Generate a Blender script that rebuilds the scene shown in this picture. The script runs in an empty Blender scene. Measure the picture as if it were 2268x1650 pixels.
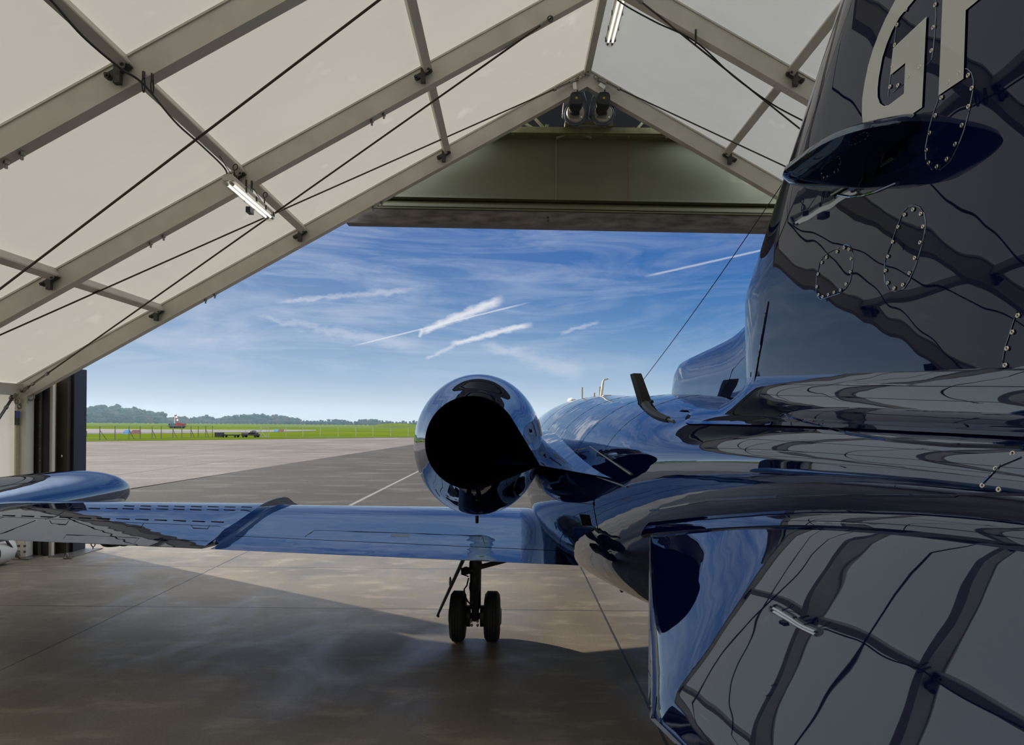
import bpy, math, random
from mathutils import Vector, Matrix
random.seed(7)
SC = bpy.context.scene
COL = SC.collection
PI = math.pi

# ------------------------------------------------------------------ camera
F, CX, CY, H, ROLL = 1560.0, 1134.0, 940.0, 1.94, 0.0087     # pixels of a 2268 x 1650 frame
cam = bpy.data.objects.new('camera', bpy.data.cameras.new('camera'))
COL.objects.link(cam)
cam.location = (0, 0, H)
cam.rotation_euler = (PI / 2, -ROLL, 0)
cam.data.sensor_width = 36.0
cam.data.lens = 36.0 * F / 2268.0
cam.data.shift_y = (CY - 825.0) / 2268.0
cam.data.clip_start = 0.02
cam.data.clip_end = 3000
SC.camera = cam
vs = SC.view_settings
vs.view_transform = 'Standard'
vs.look = 'None'
vs.gamma = 1.0
vs.use_curve_mapping = False
vs.exposure = 0.0
cy = SC.cycles
cy.max_bounces = 7; cy.diffuse_bounces = 4; cy.glossy_bounces = 5; cy.transmission_bounces = 5
cy.use_adaptive_sampling = True; cy.adaptive_threshold = .03
cy.volume_bounces = 0; cy.transparent_max_bounces = 8
cy.caustics_reflective = False; cy.caustics_refractive = False

def unroll(px, py):
    u, v = px - CX, py - CY
    c, s = math.cos(ROLL), math.sin(ROLL)
    return u * c + v * s, -u * s + v * c
def W(px, py, d):                      # a point of the photo at a measured depth, in metres
    u, v = unroll(px, py)
    return Vector((u * d / F, d, H - v * d / F))
def G(px, py, z=0.0):                  # a point of the photo on level ground
    u, v = unroll(px, py)
    d = F * (H - z) / max(v, 0.5)
    return Vector((u * d / F, d, z))
def S(r, g, b):                        # display value 0..255 -> linear
    return tuple(((c / 255) / 12.92 if c / 255 < .04045 else ((c / 255 + .055) / 1.055) ** 2.4) for c in (r, g, b)) + (1,)

# ------------------------------------------------------------------ node helper
class NT:
    def __init__(s, tree):
        s.t = tree
    def n(s, typ, ins=None, **props):
        nd = s.t.nodes.new(typ)
        for k, v in props.items():
            setattr(nd, k, v)
        for k, v in (ins or {}).items():
            if hasattr(v, 'is_output'):
                s.t.links.new(v, nd.inputs[k])
            else:
                nd.inputs[k].default_value = v
        return nd
    def m(s, op, a, b=0.0, c=0.0):
        return s.n('ShaderNodeMath', {0: a, 1: b, 2: c}, operation=op).outputs[0]
    def mix(s, f, a, b, blend='MIX'):
        nd = s.n('ShaderNodeMix', data_type='RGBA', blend_type=blend)
        for k, v in ((0, f), (6, a), (7, b)):
            if hasattr(v, 'is_output'):
                s.t.links.new(v, nd.inputs[k])
            else:
                nd.inputs[k].default_value = v
        return nd.outputs[2]
    def ramp(s, f, lo, hi):                # clamped linear step
        return s.n('ShaderNodeMapRange', {0: f, 1: lo, 2: hi, 3: 0.0, 4: 1.0}).outputs[0]
    def noise(s, vec, scale, detail=4, rough=.55, dist=0.0):
        return s.n('ShaderNodeTexNoise', {'Vector': vec, 'Scale': scale, 'Detail': detail, 'Roughness': rough, 'Distortion': dist}).outputs[0]
    def scaled(s, vec, sx, sy, sz):
        return s.n('ShaderNodeMapping', {'Vector': vec, 'Scale': (sx, sy, sz)}).outputs[0]

# ------------------------------------------------------------------ world: morning sky with thin cirrus
SUN_AZ = Vector((-0.834, 0.55)); SUN_EL = math.radians(21)
SKY_FILL = 2.75
world = bpy.data.worlds.new('sky'); SC.world = world
world.use_nodes = True
wt = world.node_tree
wt.nodes.clear()
w = NT(wt)
dirv = w.n('ShaderNodeTexCoord').outputs['Generated']
sep = w.n('ShaderNodeSeparateXYZ', {0: dirv})
dx, dy, dz = sep.outputs
ysafe = w.m('MAXIMUM', dy, 0.02)
gx = w.m('DIVIDE', dx, ysafe); gz = w.m('DIVIDE', dz, ysafe)
el = w.m('MAXIMUM', dz, 0.0)
cr = w.n('ShaderNodeValToRGB', {0: el})
cre = cr.color_ramp
cre.elements[0].position = 0.0; cre.elements[0].color = S(206, 217, 226)
cre.elements[1].position = 1.0; cre.elements[1].color = (.5, .58, .7, 1)
for p, c in ((.03, S(182, 200, 217)), (.075, S(134, 168, 202)), (.14, S(88, 134, 186)), (.22, S(52, 106, 172)), (.285, S(46, 98, 166)), (.37, S(126, 162, 208))):
    e = cre.elements.new(p); e.color = c
sky = cr.outputs[0]
# paler towards the sun on the left
left = w.ramp(gx, 0.25, -0.75)
sky = w.mix(w.m('MULTIPLY', w.m('MULTIPLY', left, .46), w.ramp(dz, .42, .16)), sky, S(190, 205, 222))
# cirrus veils, drawn out along the horizon
cv = w.scaled(dirv, 2.2, 2.2, 11.0)
n1 = w.noise(cv, 1.6, 7, .62, .9)
cv2 = w.n('ShaderNodeMapping', {'Vector': dirv, 'Rotation': (0, .42, 0), 'Scale': (1.6, 3.0, 14.0)}).outputs[0]
n2 = w.noise(cv2, 1.9, 8, .66, 1.2)
veil = w.m('ADD', w.m('MULTIPLY', w.ramp(n1, .45, .78), .75), w.m('MULTIPLY', w.ramp(n2, .5, .8), .5))
veil = w.m('MULTIPLY', veil, w.ramp(dz, .015, .10))
veil = w.m('MULTIPLY', veil, w.m('ADD', .45, w.m('MULTIPLY', left, .75)))
sky = w.mix(w.m('MINIMUM', veil, .8), sky, S(204, 213, 230))
# vapour trails: straight streaks given by two directions of the sky
fine = w.noise(w.scaled(dirv, 26, 26, 60), 2.2, 5, .6)
def trail(p0, p1, wid0, wid1, amount, ragged):
    global sky
    (u0, v0), (u1, v1) = unroll(*p0), unroll(*p1)
    ax, az, bx, bz = u0 / F, -v0 / F, u1 / F, -v1 / F
    L = math.hypot(bx - ax, bz - az); tx, tz = (bx - ax) / L, (bz - az) / L
    px = w.m('SUBTRACT', gx, ax); pz = w.m('SUBTRACT', gz, az)
    al = w.m('DIVIDE', w.m('ADD', w.m('MULTIPLY', px, tx), w.m('MULTIPLY', pz, tz)), L)
    ac = w.m('ABSOLUTE', w.m('ADD', w.m('ADD', w.m('MULTIPLY', px, -tz), w.m('MULTIPLY', pz, tx)), w.m('MULTIPLY', w.m('SUBTRACT', fine, .5), ragged)))
    wd = w.m('ADD', wid0 / F, w.m('MULTIPLY', al, (wid1 - wid0) / F))
    k = w.m('SUBTRACT', 1.0, w.m('DIVIDE', ac, wd))
    k = w.ramp(k, 0.0, .8)
    k = w.m('MULTIPLY', k, w.m('MULTIPLY', w.ramp(al, 0, .1), w.ramp(al, 1.0, .86)))
    k = w.m('MULTIPLY', k, w.m('MULTIPLY', amount, w.ramp(dy, .05, .1)))
    sky = w.mix(k, sky, S(232, 234, 240))
trail((926, 738), (1118, 660), 9, 15, .85, .012)
trail((936, 728), (928, 748), 6, 5, .6, .004)
trail((995, 764), (1182, 716), 7, 8, .8, .010)
trail((775, 768), (1180, 668), 2.2, 2.6, .6, .001)
trail((1425, 613), (1760, 538), 3.5, 3.0, .45, .002)
trail((940, 795), (1010, 765), 4, 8, .4, .012)
trail((1240, 740), (1330, 712), 4, 7, .28, .012)
trail((610, 668), (930, 640), 6, 10, .35, .014)
trail((1060, 760), (1300, 830), 12, 30, .22, .03)
trail((560, 700), (940, 770), 8, 24, .25, .03)
# glow of the haze around the sun, left of the view
sdv = (SUN_AZ.x * math.cos(SUN_EL), SUN_AZ.y * math.cos(SUN_EL), math.sin(SUN_EL))
ca = w.n('ShaderNodeVectorMath', {0: dirv, 1: sdv}, operation='DOT_PRODUCT').outputs['Value']
glow = w.ramp(ca, .91, 1.0)
sky = w.mix(w.m('MULTIPLY', w.m('MULTIPLY', glow, glow), w.ramp(dz, -.01, .05)), sky, (1.9, 1.75, 1.55, 1))
# unseen bright cloud, added overhead and behind to light the roof fabric
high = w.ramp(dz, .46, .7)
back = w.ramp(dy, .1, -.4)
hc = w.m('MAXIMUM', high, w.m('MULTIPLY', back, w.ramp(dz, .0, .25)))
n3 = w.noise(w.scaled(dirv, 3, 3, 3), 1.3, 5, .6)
fillc = w.mix(w.ramp(n3, .35, .65), (.62 * SKY_FILL, .72 * SKY_FILL, .86 * SKY_FILL, 1), (1.25 * SKY_FILL, 1.25 * SKY_FILL, 1.25 * SKY_FILL, 1))
fillc = w.n('ShaderNodeVectorMath', {0: fillc, 'Scale': w.m('ADD', 1.0, w.m('MULTIPLY', dx, .8))}, operation='SCALE').outputs[0]   # added sky fill, stronger on the right to lift the right roof slope
sky = w.mix(hc, sky, fillc)
# below the horizon: plain earth
sky = w.mix(w.ramp(dz, 0.0, -.02), sky, S(120, 128, 110))
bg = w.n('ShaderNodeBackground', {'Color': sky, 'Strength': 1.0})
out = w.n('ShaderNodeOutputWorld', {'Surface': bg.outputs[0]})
world.cycles.sampling_method = 'MANUAL'; world.cycles.sample_map_resolution = 1024

sunl = bpy.data.lights.new('sun', 'SUN'); sunl.energy = 6.4; sunl.angle = math.radians(.55); sunl.color = (1.0, .9, .76)
suno = bpy.data.objects.new('sun', sunl); COL.objects.link(suno)
sd = Vector((SUN_AZ.x * math.cos(SUN_EL), SUN_AZ.y * math.cos(SUN_EL), math.sin(SUN_EL)))
suno.rotation_euler = sd.to_track_quat('Z', 'Y').to_euler()
suno.location = (-20, 15, 12)

# ------------------------------------------------------------------ mesh builder
WO = {}
def world_of(o):
    return WO.get(o.name, Vector((0, 0, 0)))
class MB:
    def __init__(s):
        s.v, s.f = [], []
    def add(s, vs_, fs):
        k = len(s.v)
        s.v += [Vector(p) for p in vs_]
        s.f += [[i + k for i in f] for f in fs]
        return s
    def box(s, c, sz, M=None):
        c = Vector(c); hx, hy, hz = sz[0] / 2, sz[1] / 2, sz[2] / 2
        vs_ = [Vector((x * hx, y * hy, z * hz)) for z in (-1, 1) for y in (-1, 1) for x in (-1, 1)]
        if M is not None:
            vs_ = [M @ p for p in vs_]
        return s.add([p + c for p in vs_], [(0, 2, 3, 1), (4, 5, 7, 6), (0, 1, 5, 4), (2, 6, 7, 3), (0, 4, 6, 2), (1, 3, 7, 5)])
    def bb(s, lo, hi):
        lo, hi = Vector(lo), Vector(hi)
        return s.box((lo + hi) / 2, hi - lo)
    def beam(s, p, q, wd, ht, up=(0, 0, 1)):
        p, q = Vector(p), Vector(q); d = (q - p).normalized(); u = Vector(up)
        u = (u - d * u.dot(d)).normalized(); r = d.cross(u)
        ring = lambda o: [o + r * a * wd / 2 + u * b * ht / 2 for a, b in ((-1, -1), (1, -1), (1, 1), (-1, 1))]
        return s.add(ring(p) + ring(q), [(3, 2, 1, 0), (4, 5, 6, 7), (0, 1, 5, 4), (1, 2, 6, 5), (2, 3, 7, 6), (3, 0, 4, 7)])
    def loft(s, rings, c0=True, c1=True, closed=True):
        n = len(rings[0]); vs_ = [p for r in rings for p in r]; fs = []
        for i in range(len(rings) - 1):
            for j in range(n if closed else n - 1):
                a, b = i * n + j, i * n + (j + 1) % n
                fs.append((a, b, b + n, a + n))
        if c0: fs.append(tuple(range(n - 1, -1, -1)))
        if c1: fs.append(tuple((len(rings) - 1) * n + j for j in range(n)))
        return s.add(vs_, fs)
    def tube(s, pts, r, n=8, caps=True):
        pts = [Vector(p) for p in pts]; rings = []; u = None
        for i, p in enumerate(pts):
            d = (pts[min(i + 1, len(pts) - 1)] - pts[max(i - 1, 0)]).normalized()
            if u is None:
                u = d.orthogonal().normalized()
            u = (u - d * u.dot(d)).normalized(); b = d.cross(u)
            rr = r[i] if isinstance(r, (list, tuple)) else r
            rings.append([p + (u * math.cos(2 * PI * k / n) + b * math.sin(2 * PI * k / n)) * rr for k in range(n)])
        return s.loft(rings, caps, caps)
    def lathe(s, prof, o, ax, n=24, c0=True, c1=True):      # prof: (radius, distance along axis)
        o, ax = Vector(o), Vector(ax).normalized(); u = ax.orthogonal().normalized(); b = ax.cross(u)
        return s.loft([[o + ax * t + (u * math.cos(2 * PI * k / n) + b * math.sin(2 * PI * k / n)) * r for k in range(n)] for r, t in prof], c0, c1)
    def ball(s, c, r, nu=14, nv=9, jit=0.0, rnd=random):
        c = Vector(c); r = Vector(r) if hasattr(r, '__len__') else Vector((r, r, r)); rings = []
        for i in range(1, nv):
            th = PI * i / nv
            rings.append([c + Vector((math.sin(th) * math.cos(2 * PI * k / nu) * r.x, math.sin(th) * math.sin(2 * PI * k / nu) * r.y, -math.cos(th) * r.z)) * (1 + rnd.uniform(-jit, jit)) for k in range(nu)])
        return s.loft(rings)
    def prism(s, poly, vec):
        poly = [Vector(p) for p in poly]; vec = Vector(vec); n = len(poly)
        return s.add(poly + [p + vec for p in poly], [tuple(range(n - 1, -1, -1)), tuple(range(n, 2 * n))] + [(i, (i + 1) % n, n + (i + 1) % n, n + i) for i in range(n)])
    def torus(s, c, R, r, nrm, n=16, m=6, arc=2 * PI, ref=None):
        c, nrm = Vector(c), Vector(nrm).normalized(); u = (Vector(ref) if ref else nrm.orthogonal()).normalized(); b = nrm.cross(u)
        full = arc > 2 * PI - .01; k = n if full else n + 1
        rings = []
        for i in range(k):
            a = arc * i / n; d = u * math.cos(a) + b * math.sin(a)
            rings.append([c + d * (R + r * math.cos(2 * PI * j / m)) + nrm * r * math.sin(2 * PI * j / m) for j in range(m)])
        if full: rings.append(rings[0])
        return s.loft(rings, not full, not full)
    def build(s, name, mat, parent=None, smooth=True, ang=35, zero=False, bevel=0.0):
        if parent is not None:
            org = world_of(parent)
        elif zero:
            org = Vector((0, 0, 0))
        else:
            xs = [p.x for p in s.v]; ys = [p.y for p in s.v]
            org = Vector(((min(xs) + max(xs)) / 2, (min(ys) + max(ys)) / 2, min(p.z for p in s.v)))
        me = bpy.data.meshes.new(name)
        me.from_pydata([tuple(p - org) for p in s.v], [], s.f)
        me.validate(); me.update()
        import bmesh
        bm = bmesh.new(); bm.from_mesh(me)
        bmesh.ops.recalc_face_normals(bm, faces=bm.faces)
        bm.to_mesh(me); bm.free()
        if smooth:
            me.polygons.foreach_set('use_smooth', [True] * len(me.polygons))
            me.set_sharp_from_angle(angle=math.radians(ang))
        me.materials.append(mat)
        o = bpy.data.objects.new(name, me); COL.objects.link(o)
        if parent is not None:
            o.parent = parent
        else:
            o.location = org
        WO[o.name] = org
        if bevel:
            b = o.modifiers.new('bevel', 'BEVEL'); b.width = bevel; b.segments = 2; b.limit_method = 'ANGLE'
        return o
def tag(o, label, cat, group=None):
    o['label'] = label; o['category'] = cat
    if group: o['group'] = group
    return o
def struct(o):
    o['kind'] = 'structure'; return o
def thing(name, loc, label, cat, group=None):
    o = bpy.data.objects.new(name, None); COL.objects.link(o)
    o.empty_display_size = .1
    o.location = loc; WO[o.name] = Vector(loc)
    return tag(o, label, cat, group)
def copy_tree(o, parent=None):
    c = o.copy(); COL.objects.link(c)
    if parent is not None: c.parent = parent
    WO[c.name] = world_of(o)
    for ch in list(o.children):
        copy_tree(ch, c)
    return c
def lerp(tab, x):
    if x <= tab[0][0]: return tab[0][1:] if len(tab[0]) > 2 else tab[0][1]
    for a, b in zip(tab, tab[1:]):
        if x <= b[0]:
            t = (x - a[0]) / (b[0] - a[0])
            r = tuple(p + (q - p) * t for p, q in zip(a[1:], b[1:]))
            return r if len(r) > 1 else r[0]
    return tab[-1][1:] if len(tab[-1]) > 2 else tab[-1][1]
def spline(tab, x):                       # Catmull-Rom through (x, values...) rows, ascending x
    n = len(tab)
    if x <= tab[0][0]: return tab[0][1:]
    if x >= tab[-1][0]: return tab[-1][1:]
    i = max(k for k in range(n - 1) if tab[k][0] <= x)
    x0, x1 = tab[i][0], tab[i + 1][0]; t = (x - x0) / (x1 - x0); r = []
    for c in range(1, len(tab[0])):
        y0, y1 = tab[i][c], tab[i + 1][c]
        m0 = (tab[i + 1][c] - tab[i - 1][c]) / (tab[i + 1][0] - tab[i - 1][0]) if i > 0 else (y1 - y0) / (x1 - x0)
        m1 = (tab[i + 2][c] - tab[i][c]) / (tab[i + 2][0] - tab[i][0]) if i + 2 < n else (y1 - y0) / (x1 - x0)
        h = x1 - x0
        r.append((2 * t**3 - 3 * t**2 + 1) * y0 + (t**3 - 2 * t**2 + t) * h * m0 + (-2 * t**3 + 3 * t**2) * y1 + (t**3 - t**2) * h * m1)
    return tuple(r)

# ------------------------------------------------------------------ materials
def pm(name, c1, c2=None, scale=6.0, rough=.5, metal=0.0, bump=0.0, bscale=None, detail=4, stretch=(1, 1, 1), r2=None, **extra):
    m = bpy.data.materials.new(name); m.use_nodes = True
    t = m.node_tree; t.nodes.clear(); k = NT(t)
    tc = k.n('ShaderNodeTexCoord').outputs['Object']
    tc = k.scaled(tc, *stretch)
    nz = k.noise(tc, scale, detail)
    c2 = c2 or tuple(min(1, x * 1.25) for x in c1[:3]) + (1,)
    b = k.n('ShaderNodeBsdfPrincipled', {'Base Color': k.mix(k.ramp(nz, .3, .7), c1, c2), 'Roughness': rough, 'Metallic': metal})
    if r2 is not None:
        t.links.new(k.n('ShaderNodeMapRange', {0: nz, 1: .35, 2: .65, 3: rough, 4: r2}).outputs[0], b.inputs['Roughness'])
    for kk, v in extra.items():
        b.inputs[kk.replace('_', ' ')].default_value = v
    if bump:
        bn = k.noise(tc, bscale or scale * 4, 3)
        t.links.new(k.n('ShaderNodeBump', {'Strength': bump, 'Distance': .02, 'Height': bn}).outputs[0], b.inputs['Normal'])
    k.n('ShaderNodeOutputMaterial', {'Surface': b.outputs[0]})
    return m
def paint_mat(name, c1, c2, ior, wob=.05):
    m = bpy.data.materials.new(name); m.use_nodes = True
    t = m.node_tree; t.nodes.clear(); k = NT(t)
    tc = k.n('ShaderNodeTexCoord').outputs['Object']
    nz = k.noise(tc, 2.0, 3)
    bn = k.noise(tc, 2.6, 2)
    bp = k.n('ShaderNodeBump', {'Strength': wob, 'Distance': .05, 'Height': bn}).outputs[0]
    b = k.n('ShaderNodeBsdfPrincipled', {'Base Color': k.mix(nz, c1, c2), 'Roughness': .012, 'IOR': ior, 'Specular Tint': (.62, .78, 1.0, 1)})
    t.links.new(bp, b.inputs['Normal'])
    k.n('ShaderNodeOutputMaterial', {'Surface': b.outputs[0]})
    return m
def fabric_mat(name, c, trans, bump=.15):
    m = bpy.data.materials.new(name); m.use_nodes = True
    t = m.node_tree; t.nodes.clear(); k = NT(t)
    tc = k.n('ShaderNodeTexCoord').outputs['Object']
    nz = k.noise(k.scaled(tc, .35, 1.1, 1), 1.2, 5, .6)
    spots = k.ramp(k.noise(tc, 2.3, 2), .66, .8)
    col = k.mix(k.ramp(nz, .25, .75), tuple(x * .88 for x in c[:3]) + (1,), c)
    col = k.mix(k.m('MULTIPLY', spots, .35), col, (.95, .93, .86, 1))
    bn = k.noise(k.scaled(tc, .5, 1.6, 1), 1.5, 3)
    bp = k.n('ShaderNodeBump', {'Strength': bump, 'Distance': .08, 'Height': bn}).outputs[0]
    d = k.n('ShaderNodeBsdfPrincipled', {'Base Color': col, 'Roughness': .55, 'Normal': bp})
    tr = k.n('ShaderNodeBsdfTranslucent', {'Color': k.mix(.5, col, (1, .96, .86, 1)), 'Normal': bp})
    mx = k.n('ShaderNodeMixShader', {0: trans, 1: d.outputs[0], 2: tr.outputs[0]})
    k.n('ShaderNodeOutputMaterial', {'Surface': mx.outputs[0]})
    return m
def ground_mat(name, c1, c2, c3, scale, rough, joints_x=(), joints_y=(), jw=.012, jcol=(.015, .014, .013, 1), r2=None, bump=.25, fine=60.0, spec=.5):
    m = bpy.data.materials.new(name); m.use_nodes = True
    t = m.node_tree; t.nodes.clear(); k = NT(t)
    tc = k.n('ShaderNodeTexCoord').outputs['Object']
    sp = k.n('ShaderNodeSeparateXYZ', {0: tc})
    big = k.noise(tc, scale, 6, .6)
    med = k.noise(k.scaled(tc, 1, 2.2, 1), scale * 3.7, 5, .65)
    sm = k.noise(tc, fine, 3, .7)
    col = k.mix(k.ramp(big, .33, .68), c1, c2)
    col = k.mix(k.m('MULTIPLY', k.ramp(med, .52, .74), .7), col, c3)
    col = k.mix(k.m('MULTIPLY', k.ramp(sm, .35, .75), .55), col, k.mix(1.0, col, (.45, .44, .42, 1), 'MULTIPLY'))
    wob = k.m('MULTIPLY', k.m('SUBTRACT', k.noise(tc, 9, 2), .5), .012)
    j = None
    for ax, lst in ((0, joints_x), (1, joints_y)):
        for q in lst:
            dd = k.m('ABSOLUTE', k.m('ADD', k.m('SUBTRACT', sp.outputs[ax], q), wob))
            g = k.ramp(dd, jw * 1.25, jw * .75)
            j = g if j is None else k.m('MAXIMUM', j, g)
    if j is not None:
        col = k.mix(k.m('MULTIPLY', j, .9), col, jcol)
    b = k.n('ShaderNodeBsdfPrincipled', {'Base Color': col, 'Roughness': rough, 'Specular IOR Level': spec})
    if r2 is not None:
        rn = k.noise(k.scaled(tc, 1.0, .6, 1), 1.1, 5, .6, .6)
        t.links.new(k.n('ShaderNodeMapRange', {0: rn, 1: .42, 2: .66, 3: rough, 4: r2}).outputs[0], b.inputs['Roughness'])
    bh = k.m('ADD', sm, k.m('MULTIPLY', j, -2.0)) if j is not None else sm
    t.links.new(k.n('ShaderNodeBump', {'Strength': bump, 'Distance': .006, 'Height': bh}).outputs[0], b.inputs['Normal'])
    k.n('ShaderNodeOutputMaterial', {'Surface': b.outputs[0]})
    return m
def emit_mat(name, c, s):
    m = bpy.data.materials.new(name); m.use_nodes = True
    t = m.node_tree; t.nodes.clear(); k = NT(t)
    tc = k.n('ShaderNodeTexCoord').outputs['Object']
    e = k.n('ShaderNodeEmission', {'Color': k.mix(k.noise(tc, 3.0), c, tuple(x * .94 for x in c[:3]) + (1,)), 'Strength': s})
    k.n('ShaderNodeOutputMaterial', {'Surface': e.outputs[0]})
    return m

M_paint = paint_mat('navy_gloss_paint', (.0015, .004, .034, 1), (.002, .006, .045, 1), 3.0)
M_tailpaint = paint_mat('navy_tail_paint', (.0015, .004, .034, 1), (.002, .006, .045, 1), 2.4)
M_finpaint = paint_mat('navy_fin_paint', (.0015, .004, .034, 1), (.002, .006, .045, 1), 1.6)
M_black = pm('matt_black_duct', (.0012, .0012, .0013, 1), scale=8, rough=.9, Specular_IOR_Level=.05)
M_letter = pm('pale_grey_lettering', S(196, 202, 200), S(205, 210, 208), 2, .35, Coat_Weight=.5)
M_steel = pm('worn_steel', S(120, 118, 112), S(150, 148, 140), 20, .38, .9)
M_chrome = pm('bright_screw_steel', S(200, 196, 184), S(230, 226, 215), 40, .25, 1.0)
M_dkmetal = pm('dark_gear_metal', S(34, 35, 37), S(52, 53, 55), 14, .5, .35)
M_rubber = pm('tyre_rubber', S(16, 16, 18), S(26, 26, 28), 30, .75, bump=.1)
M_seam = pm('panel_seam_dark', (.004, .005, .009, 1), scale=30, rough=.6)
M_white = pm('white_paint', S(226, 228, 226), S(240, 240, 238), 12, .4)
M_alu = pm('hangar_aluminium', S(192, 188, 177), S(206, 202, 192), 3, .5, .1, stretch=(1, 1, 1))
M_aludk = pm('aged_bracket_metal', S(58, 56, 54), S(84, 82, 78), 30, .55, .5)
M_roof = fabric_mat('roof_fabric', (.53, .51, .455, 1), .18)
M_wallf = fabric_mat('wall_fabric', (.70, .69, .65, 1), .17)
M_olive = pm('olive_door_fabric', S(78, 80, 56), S(92, 93, 66), 1.4, .6, bump=.12, bscale=3, stretch=(.6, 1, 1.4))
M_olivest = pm('olive_painted_steel', S(96, 98, 66), S(118, 116, 78), 9, .5, .1)
M_beam = pm('stained_steel_beam', S(62, 58, 56), S(104, 98, 94), 5, .42, .55, stretch=(.7, 1, 3), bump=.1)
M_navytrim = pm('navy_trim', S(10, 11, 22), S(15, 17, 32), 6, .45)
M_dkguide = pm('dark_guide_rail', S(14, 14, 13), S(26, 25, 21), 6, .5)
M_ochre = pm('ochre_edge_strip', S(190, 150, 88), S(208, 170, 108), 6, .5)
M_cable = pm('steel_wire_rope', S(62, 58, 48), S(84, 78, 66), 60, .5, .5)
M_rubcable = pm('black_cable_sheath', S(22, 21, 20), S(34, 33, 31), 40, .55)
M_tube = emit_mat('fluorescent_tube', (1.0, .95, .84, 1), 1.8)
M_batten = pm('grey_batten_body', S(196, 192, 180), S(212, 208, 198), 10, .45)
M_clear = bpy.data.materials.new('clear_diffuser'); M_clear.use_nodes = True
kt = NT(M_clear.node_tree); kt.t.nodes.clear()
_tc = kt.n('ShaderNodeTexCoord').outputs['Object']
_g = kt.n('ShaderNodeBsdfGlossy', {'Roughness': .15})
_t = kt.n('ShaderNodeBsdfTransparent', {'Color': kt.mix(kt.noise(_tc, 8), (.9, .9, .88, 1), (.96, .96, .95, 1))})
kt.n('ShaderNodeOutputMaterial', {'Surface': kt.n('ShaderNodeMixShader', {0: .12, 1: _t.outputs[0], 2: _g.outputs[0]}).outputs[0]})

# ================================================================== the hangar
RX, RZ, SL = 1.01, 6.95, 0.5645            # ridge position, ridge height, roof slope
EL_, ER_ = -6.97, 8.99                     # eaves
FR = [9.92, 7.65, 5.38]                    # the three frames in view
YB = -7.0                                  # rear end wall
YF = 10.0
def rz(x): return RZ - SL * abs(x - RX)
PUR = [EL_ + (RX - EL_) * k / 4 for k in range(5)]          # left side purlin lines, eave..ridge
EZ = rz(EL_)

# floor and ground outside
M_floor = ground_mat('hangar_concrete', S(98, 90, 79), S(134, 124, 107), S(166, 154, 136), .45, .62, (-3.94, .96, 5.9), (7.37, 9.42, 4.2 - 3.1, -3.9), .011, r2=.34)
M_apron = ground_mat('apron_concrete', S(88, 81, 77), S(110, 103, 98), S(130, 123, 119), .09, .9, (-14.2, -18.5, -23.5, -31), (34, 42.5, 51, 59.5, 68, 76.5), .05, (.05, .045, .04, 1), bump=.1, fine=8, spec=.05)
M_asph = ground_mat('apron_asphalt', S(58, 55, 53), S(69, 66, 63), S(96, 91, 87), .11, .9, (-3.8,), (), .05, (.16, .15, .14, 1), bump=.15, fine=14, spec=.06)
M_grass = ground_mat('airfield_grass', S(66, 84, 20), S(92, 104, 30), S(104, 110, 48), .02, .9, bump=.2, fine=3.0, spec=.0)
M_taxi = ground_mat('taxiway_asphalt', S(104, 101, 100), S(114, 111, 110), S(120, 117, 115), .04, .9, bump=.05, fine=2, spec=.05)
def flat(name, pts, mat, z0=0.0, th=.04):
    return struct(MB().prism([(p[0], p[1], z0 - th) for p in pts], (0, 0, th)).build(name, mat, smooth=False, zero=True))
flat('floor', [(EL_ - .1, YB), (ER_ + .1, YB), (ER_ + .1, 12.2), (EL_ - .1, 12.2)], M_floor)
e0, e1 = G(165, 978), G(905, 968.5)
ed = (e1 - e0).normalized()
eL, eR = e0 - ed * ((e0.y - 2) / ed.y), e0 + ed * 330
flat('apron', [(-11.2, 2), (-10.6, 32), (-9.2, 65), (-6, 113), tuple(eL.xy)], M_apron, 0.0)
flat('asphalt_apron', [(-11.2, 12.2), (120, 12.2), tuple(eR.xy), (-6, 113), (-9.2, 65), (-10.6, 32)], M_asph, 0.0)
flat('asphalt_verge', [(ER_ + .1, -30), (120, -30), (120, 12.2), (ER_ + .1, 12.2)], M_asph, 0.0)
flat('asphalt_strip', [(EL_ - .1, -30), (EL_ - .1, 12.2), (-11.2, 12.2), (-11.2, 2), (-150, 2), (-150, -30)], M_asph, 0.0)
flat('grass_field', [tuple(eL.xy), tuple(eR.xy), (700, 700), (700, 1500), (-1400, 1500), (-1400, 2)], M_grass, 0.0)
tn = [G(-200, 967), G(165, 962), G(400, 959.8), G(600, 957), G(700, 954)]
tf = [G(700, 952.2), G(540, 952.3), G(330, 951.3), G(165, 950), G(-200, 948)]
flat('taxiway', [(p.x, p.y) for p in tn + tf], M_taxi, .06, .05)

# roof skin, walls
def skin(name, fn, nu, nv, mat):
    rows = [[fn(i / nu, j / nv) for j in range(nv + 1)] for i in range(nu + 1)]
    return struct(MB().loft(rows, False, False, False).build(name, mat, zero=True, ang=60))
ys = [YB] + [FR[2] - 2.27 * k for k in range(5, 0, -1)] + FR[::-1]
def sag(y):
    for a, b in zip(ys, ys[1:]):
        if a <= y <= b:
            t = (y - a) / (b - a); return 4 * t * (1 - t)
    return 0
for nm, xe in (('ceiling_left', EL_), ('ceiling_right', ER_)):
    def fn(u, v, xe=xe):
        x = RX + (xe - RX) * u; y = YB + (YF + .1 - YB) * v
        return Vector((x, y, rz(x) + .035 * sag(y) * math.sin(PI * u) ** .5 + .01))
    skin(nm, fn, 24, 112, M_roof)
for nm, xe in (('wall_left', EL_), ('wall_right', ER_)):
    skin(nm, lambda u, v, xe=xe: Vector((xe, YB + (YF - YB) * u, EZ * v + .0)), 24, 6, M_wallf)
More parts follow.
